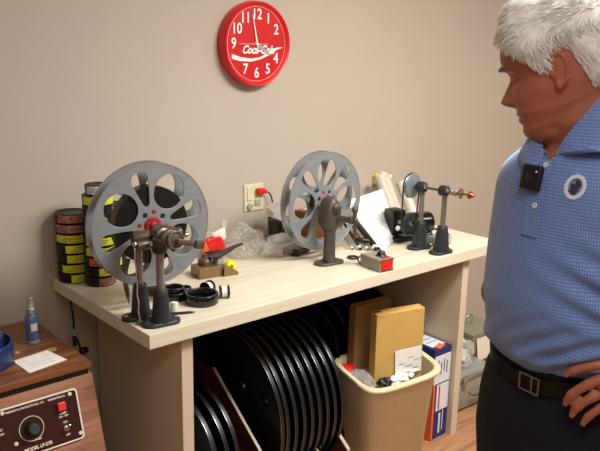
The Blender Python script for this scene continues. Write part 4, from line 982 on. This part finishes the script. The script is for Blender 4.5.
# hair: cap plus combed locks
HL = [(0, .086), (25, .080), (42, .068), (55, .046), (64, .034), (72, .010), (85, .002), (91, .034), (101, .034), (108, -.004), (122, -.040), (140, -.052), (180, -.062)]
def hairline(th):
    d = abs(math.degrees(th)); d = 360 - d if d > 180 else d
    for (a, x), (c, y) in zip(HL, HL[1:]):
        if d <= c: return x + (y-x)*(d-a)/(c-a)
    return HL[-1][1]
def hoff(th, z):
    h = hairline(th); e = min(1, max(0, (z - h)/.035)); return .003 + .017*e + .020*e*max(0, math.cos(th))*min(1, max(0, (z-.05)/.05)) + .003*e*noise.noise(V((math.cos(th)*4, math.sin(th)*4, z*40)))
b = B(); R_ = []
n = 96; m = 30
for j in range(m+1):
    row = []
    for k in range(n):
        th = 2*PI*k/n; h = hairline(th); z = h + (.1215 - h)*(j/m)**.9
        row.append(b.verts.new(HM @ hpoint(th, z, hoff(th, z)*(.15 if j == 0 else 1))))
    R_.append(row)
for r0, r1 in zip(R_, R_[1:]):
    for k in range(n): b.faces.new((r0[k], r0[(k+1) % n], r1[(k+1) % n], r1[k]))
b.faces.new(R_[-1])
hr = obj('hair', b, 'hair_white', man, 'keep')
rnd = random.Random(3); HV = []; HF = []
for i in range(14000):
    th = rnd.uniform(-PI, PI); h = hairline(th); z = h + (.1215 - h)*rnd.random()**.85 - .004
    d = abs(math.degrees(th)); off = hoff(th, z); p = hpoint(th, z, off*.8)
    nrm = V((p.x*.9, p.y*1.2, (z-.01)*.9)).normalized()
    t_ = min(1, max(0, (z - .035)/.035)); back = min(1, max(0, (d - 50)/40))
    fl = V((.75*max(-.3, math.cos(th)) + .45, .35*math.sin(th), .15))*t_ + V((.1 - .65*back, .05*math.sin(th), -.8))*(1 - t_)
    fl = fl - nrm*fl.dot(nrm); j_ = .16 + .20*t_
    fl = fl.normalized() + V((rnd.uniform(-j_, j_), rnd.uniform(-j_, j_), rnd.uniform(-j_, j_)))
    L = rnd.uniform(.014, .028)*(.8 + .3*t_)*(.7 if z - h < .008 and t_ < .5 else 1)
    q1 = p + (nrm*(.10 + .20*t_ + .16*back*(1 - t_)) + fl*.5)*L*.55; q2 = q1 + (nrm*(.0 + .14*t_) + fl*.6)*L*.7; q2.z -= .002
    w = rnd.uniform(.0005, .0011); sd_ = nrm.cross(fl).normalized(); n0 = len(HV)
    for c_, w_ in ((p, w), (q1, w*.9), (q2, w*.2)):
        for a_ in (sd_*w_, nrm*w_*.8, sd_*-w_): HV.append(HM @ (c_ + a_))
    for k in (0, 3):
        for m_ in range(3): HF.append((n0+k+m_, n0+k+(m_+1) % 3, n0+k+3+(m_+1) % 3, n0+k+3+m_))
me2 = bpy.data.meshes.new('locks'); me2.from_pydata([tuple(v) for v in HV], [], HF)
bb = bmesh.new(); bb.from_mesh(hr.data); bb.from_mesh(me2); bb.to_mesh(hr.data); bb.free(); bpy.data.meshes.remove(me2)

# trousers, belt, shoes
bm = B(); loft(bm, torso_rings(1.0, 1.166, 8, .002))
N = 40
rings = []
for z, a, w in ((.80, .160, .198), (.88, .176, .206), (.96, .186, .212), (1.04, .182, .208), (1.10, .170, .200)): rings.append([V((.004 + a*math.cos(2*PI*k/N), w*math.sin(2*PI*k/N), z)) for k in range(N)])
loft(bm, rings)
for s in (-1, 1):
    tube(bm, [(.0, s*.095, .93), (.012, s*.105, .75), (.012, s*.115, .52), (-.004, s*.12, .30), (-.006, s*.122, .045)], [.104, .098, .078, .068, .062], n=28)
bm = remesh(bm, .008, 3)
for v in bm.verts:
    if v.co.z > 1.10: v.co.z += .028*max(0, math.sin(math.atan2(v.co.y, v.co.x)))*(v.co.z - 1.10)/.066
tr_ = obj('trousers', bm, 'trousers_navy', man, 'keep')
for p in tr_.data.polygons: p.use_smooth = True
for s in (-1, 1):
    b = B(); rings = []
    for x, w, h, z in ((-.085, .026, .028, .03), (-.075, .034, .05, .045), (-.02, .038, .05, .05), (.06, .044, .038, .036), (.13, .046, .03, .03), (.17, .034, .022, .024), (.185, .015, .012, .018)):
        rings.append([V((x, s*.122 + w*math.cos(2*PI*k/20), max(.002, z + h*math.sin(2*PI*k/20)))) for k in range(20)])
    loft(b, rings); sh = obj('shoe', b, 'shoe_leather', man, True)
b = B(); rings = []
for off, z in ((.004, 1.122), (.0085, 1.123), (.0085, 1.157), (.004, 1.158)):
    rings.append([tpoint(q, z, off) + V((0, 0, .028*max(0, math.sin(q)) - .012*math.cos(q))) for q in [2*PI*k/72 for k in range(72)]])
rings.append(rings[0]); loft(b, rings, cap=False); bmesh.ops.remove_doubles(b, verts=b.verts[:], dist=1e-6); obj('belt', b, 'belt_leather', man, True)
p = tpoint(0, 1.128, .011); b = B()
for dy, sy, dz, sz in ((-.022, .0025, 0, .035), (.022, .0025, 0, .035), (0, .046, -.0165, .0025), (0, .046, .0165, .0025), (.006, .0025, 0, .034)): box(b, (p.x, p.y + dy, p.z + dz), (.003, sy, sz))
obj('belt_buckle', b, 'steel', man)

# polo shirt
bm = B()
loft(bm, torso_rings(1.150, 1.622, 30, .004, 64))
tube(bm, [SHL + V((-.01, -.05, .012)), SHL, SHL.lerp(ELL_, .35), SHL.lerp(ELL_, .72)], [.076, .076, .074, .077], n=28)
tube(bm, [SHR + V((-.01, .05, .006)), SHR, SHR.lerp(ELR, .22), SHR.lerp(ELR, .40)], [.068, .067, .062, .062], n=28)
bm = remesh(bm, .0065, 8, .6)
for v in bm.verts:
    x, y, z = v.co; ph = math.atan2(y/.21, (x-.03)/.2); d = V((math.cos(ph), math.sin(ph), 0))
    g = lambda q, m, s: math.exp(-((q-m)/s)**2)
    if z < 1.56:
        # creases pulled from the raised left elbow across the waist
        u = z - 1.345 + (ph - .85)*.075
        A = .0165*g(ph, 1.05, .55)*g(z, 1.35, .075)
        v.co += d*A*math.sin(u*2*PI/.052)
        u2 = z - 1.235 - (ph - .5)*.12
        v.co += d*.0075*g(z, 1.215, .05)*g(ph, .55, .7)*math.sin(u2*2*PI/.045)
        v.co += d*.0035*noise.noise(V((x*9, y*9, z*6)))
        v.co.z += .028*max(0, math.sin(ph))*g(z, 1.15, .05)
        # blouse over the belt
        v.co += d*(.008*g(z, 1.178, .018)*(1 + .8*math.sin(ph*7 + 1)))
kill = []
for v in bm.verts:
    rx, ry = v.co.x - .062, v.co.y - .004; a_ = math.degrees(math.atan2(ry, rx)) + 4
    if -16 < a_ < 12 and v.co.z > 1.566 + .0014*abs(a_): kill.append(v)
    elif v.co.z > 1.60 and rx*rx + ry*ry < .082**2: kill.append(v)
bmesh.ops.delete(bm, geom=kill, context='VERTS')
st = obj('polo_shirt', bm, 'shirt_knit', man, 'keep')
for p in st.data.polygons: p.use_smooth = True
# collar
def lerp_tab(tb, v):
    for (a, x), (c, y) in zip(tb, tb[1:]):
        if v <= c: return x + (y - x)*(v - a)/(c - a)
    return tb[-1][1]
b = B(); NR = 64; rows = []
for j in range(7):
    row = []
    for i in range(NR+1):
        s = i/NR; ph = s*math.radians(350)          # opens at the front
        fr = max(0, math.cos(ph)); lean = V((.020, -.004, 0))
        rn = .080 + .010*fr; 
        zt = lerp_tab([(0, 1.572), (15, 1.606), (35, 1.642), (57, 1.680), (100, 1.688), (180, 1.680), (270, 1.628), (325, 1.590), (352, 1.574)], math.degrees(ph))
        if j == 0: r_, z = rn + .010, 1.540
        elif j == 1: r_, z = rn + .004, (1.540 + zt)/2
        elif j == 2: r_, z = rn + .001, zt
        elif j == 3: r_, z = rn + .009, zt + .001
        elif j == 4: r_, z = rn + .016, zt - .011
        elif j == 5: r_, z = rn + .024 + .004*fr, zt - .025
        else: r_, z = rn + .032 + .006*fr, zt - .039
        w0 = max(0, 1 - s*3.5)                                              # near flap spreads outwards to its point
        if j > 2 and w0 > 0:
            k_ = (j - 2)/4; ph = ph + w0*k_*.70; z = z*(1 - w0) + (1.572 + .026*k_)*w0
        c = V((.062, .004, 0)) + V((.020, -.008, 0))*max(0, (z-1.56)/.08)
        row.append(b.verts.new((c.x + r_*1.10*math.cos(ph), c.y + r_*math.sin(ph), z)))
    rows.append(row)
for r0, r1 in zip(rows, rows[1:]):
    for i in range(NR): b.faces.new((r0[i], r0[i+1], r1[i+1], r1[i]))
o = obj('collar', b, 'shirt_knit', man, 'x'); sd = o.modifiers.new('s', 'SOLIDIFY'); sd.thickness = .0035
# placket and buttons
def strip(z0, z1, hw, th, off, phc=-.06, n=14):
    b = B(); R_ = []
    for i in range(n+1):
        z = z0 + (z1-z0)*i/n; dph = hw/.2
        R_.append([tpoint(phc - dph, z, off), tpoint(phc - dph, z, off+th), tpoint(phc + dph, z, off+th), tpoint(phc + dph, z, off)])
    loft(b, R_); return b
obj('placket', strip(1.425, 1.565, .017, .003, .0065), 'shirt_knit', man)
for z in (1.555, 1.482):
    p, nr = tpoint(-.05, z, .0095), tnormal(-.05, z)
    b = B(); ring(b, [(.0015, 0), (.0052, 0), (.0056, .0012), (.005, .002), (.0015, .0012)], p, nr, 18); obj('shirt_button', b, 'button_pearl', man, True)
# embroidered badge
ph = .295; z = 1.526; p, nr = tpoint(ph, z, .0065), tnormal(ph, z); M = T(*p) @ frame(nr, V((-math.sin(ph), math.cos(ph), 0)) ).to_4x4()
M = M @ Matrix.Rotation(-.30, 4, 'Z')
b = plate_with_holes([(.0185*math.cos(q), .0225*math.sin(q)) for q in [2*PI*k/36 for k in range(36)]], [[(.0125*math.cos(q), .0160*math.sin(q)) for q in [2*PI*k/36 for k in range(36)]]], .0016, .0004, M); bd = obj('chest_badge', b, 'badge_thread', man, label='white oval embroidered badge with a dark figure')
b = B(); prism(b, [(-.007, -.012), (.004, -.013), (.008, -.004), (.005, .0), (.009, .006), (.003, .013), (-.003, .011), (-.001, .004), (-.009, .003), (-.006, -.004)], .0018, M); obj('badge_figure', b, 'badge_dark', bd)
# clip-on microphone: held on the shirt, so a thing of its own
ph = -.12; z = 1.530; p, nr = tpoint(ph, z, .0105), tnormal(ph, z)
RM = T(.36, -1.16, 0) @ RZ(math.radians(174.1))
mic = thing('clip_microphone', 'black square wireless microphone clipped to the placket of the blue polo shirt', 'microphone', RM @ p)
Mm = (RZ(math.radians(174.1)).to_3x3() @ frame(nr, V((0, 1, .0)))).to_4x4()
b = B(); box(b, (0, 0, .007), (.046, .046, .013), None, .005, 3); bmesh.ops.transform(b, matrix=Mm, verts=b.verts[:]); mb = obj('mic_body', b, 'black_plastic', mic, True)
b = B(); box(b, (0, 0, .0125), (.034, .040, .004), None, .0015); bmesh.ops.transform(b, matrix=Mm, verts=b.verts[:]); obj('mic_front', b, 'black_gloss', mic)
b = B(); 
for k in range(3): box(b, (-.004 + .005*k, .002, .0148), (.0016, .014, .0006))
bmesh.ops.transform(b, matrix=Mm, verts=b.verts[:]); obj('mic_marks', b, 'knob_grey', mic)
b = B(); lathe(b, [(.002, 0), (.002, .001), (.0005, .0012)], (.016, .012, .0145), n=12); bmesh.ops.transform(b, matrix=Mm, verts=b.verts[:]); obj('mic_light', b, 'paper', mic)
#@@PE
# ------------------------------------------------------------------ lights and fixtures
def troffer(x, y, w, d, label, power, col=(1, .985, .95)):
    t = thing('ceiling_light', label, 'ceiling light', (x, y, HC), 0, 'ceiling lights')
    b = B(); box(b, (0, 0, -.015), (w+.06, d+.06, .03), bev=.004); obj('housing', b, 'panel_white', t)
    b = B(); box(b, (0, 0, -.032), (w, d, .004)); obj('diffuser', b, 'lamp_diffuser', t)
    L = bpy.data.lights.new('ceiling_lamp', 'AREA'); L.shape = 'RECTANGLE'; L.size = w; L.size_y = d; L.energy = power; L.color = col
    o = bpy.data.objects.new('ceiling_lamp', L); C.objects.link(o); o.parent = t; o.location = (0, 0, -.04); return t
troffer(1.15, -1.05, 1.1, .55, 'ceiling light above the open side of the bench', 82)
troffer(3.0, -1.3, 1.1, .55, 'ceiling light farthest right', 27)
troffer(-.9, -1.9, 1.1, .55, 'ceiling light nearest the camera, left of the man', 14)
w = bpy.data.worlds.new('w'); w.use_nodes = True; w.node_tree.nodes['Background'].inputs[0].default_value = (.9, .88, .85, 1); w.node_tree.nodes['Background'].inputs[1].default_value = .12
bpy.context.scene.world = w

# ------------------------------------------------------------------ camera
cam = bpy.data.cameras.new('camera'); co_ = bpy.data.objects.new('camera', cam); C.objects.link(co_)
f_px, pitch, yawc, roll = 748.71, .2430, .7193, .0211
cam.sensor_width = 36; cam.lens = f_px / 600 * 36; cam.clip_start = .02
Fv = V((math.sin(yawc)*math.cos(pitch), math.cos(yawc)*math.cos(pitch), -math.sin(pitch)))
Rv = V((math.cos(yawc), -math.sin(yawc), 0)); Uv = Rv.cross(Fv)
R2 = math.cos(roll)*Rv + math.sin(roll)*Uv; U2 = -math.sin(roll)*Rv + math.cos(roll)*Uv
co_.matrix_world = T(-1.0415, -1.8603, 1.7654) @ Matrix((R2, U2, -Fv)).transposed().to_4x4()
sc = bpy.context.scene; sc.camera = co_
sc.view_settings.view_transform = 'Standard'; sc.view_settings.look = 'None'; sc.view_settings.gamma = 1; sc.view_settings.exposure = 0
sc.view_settings.use_curve_mapping = False
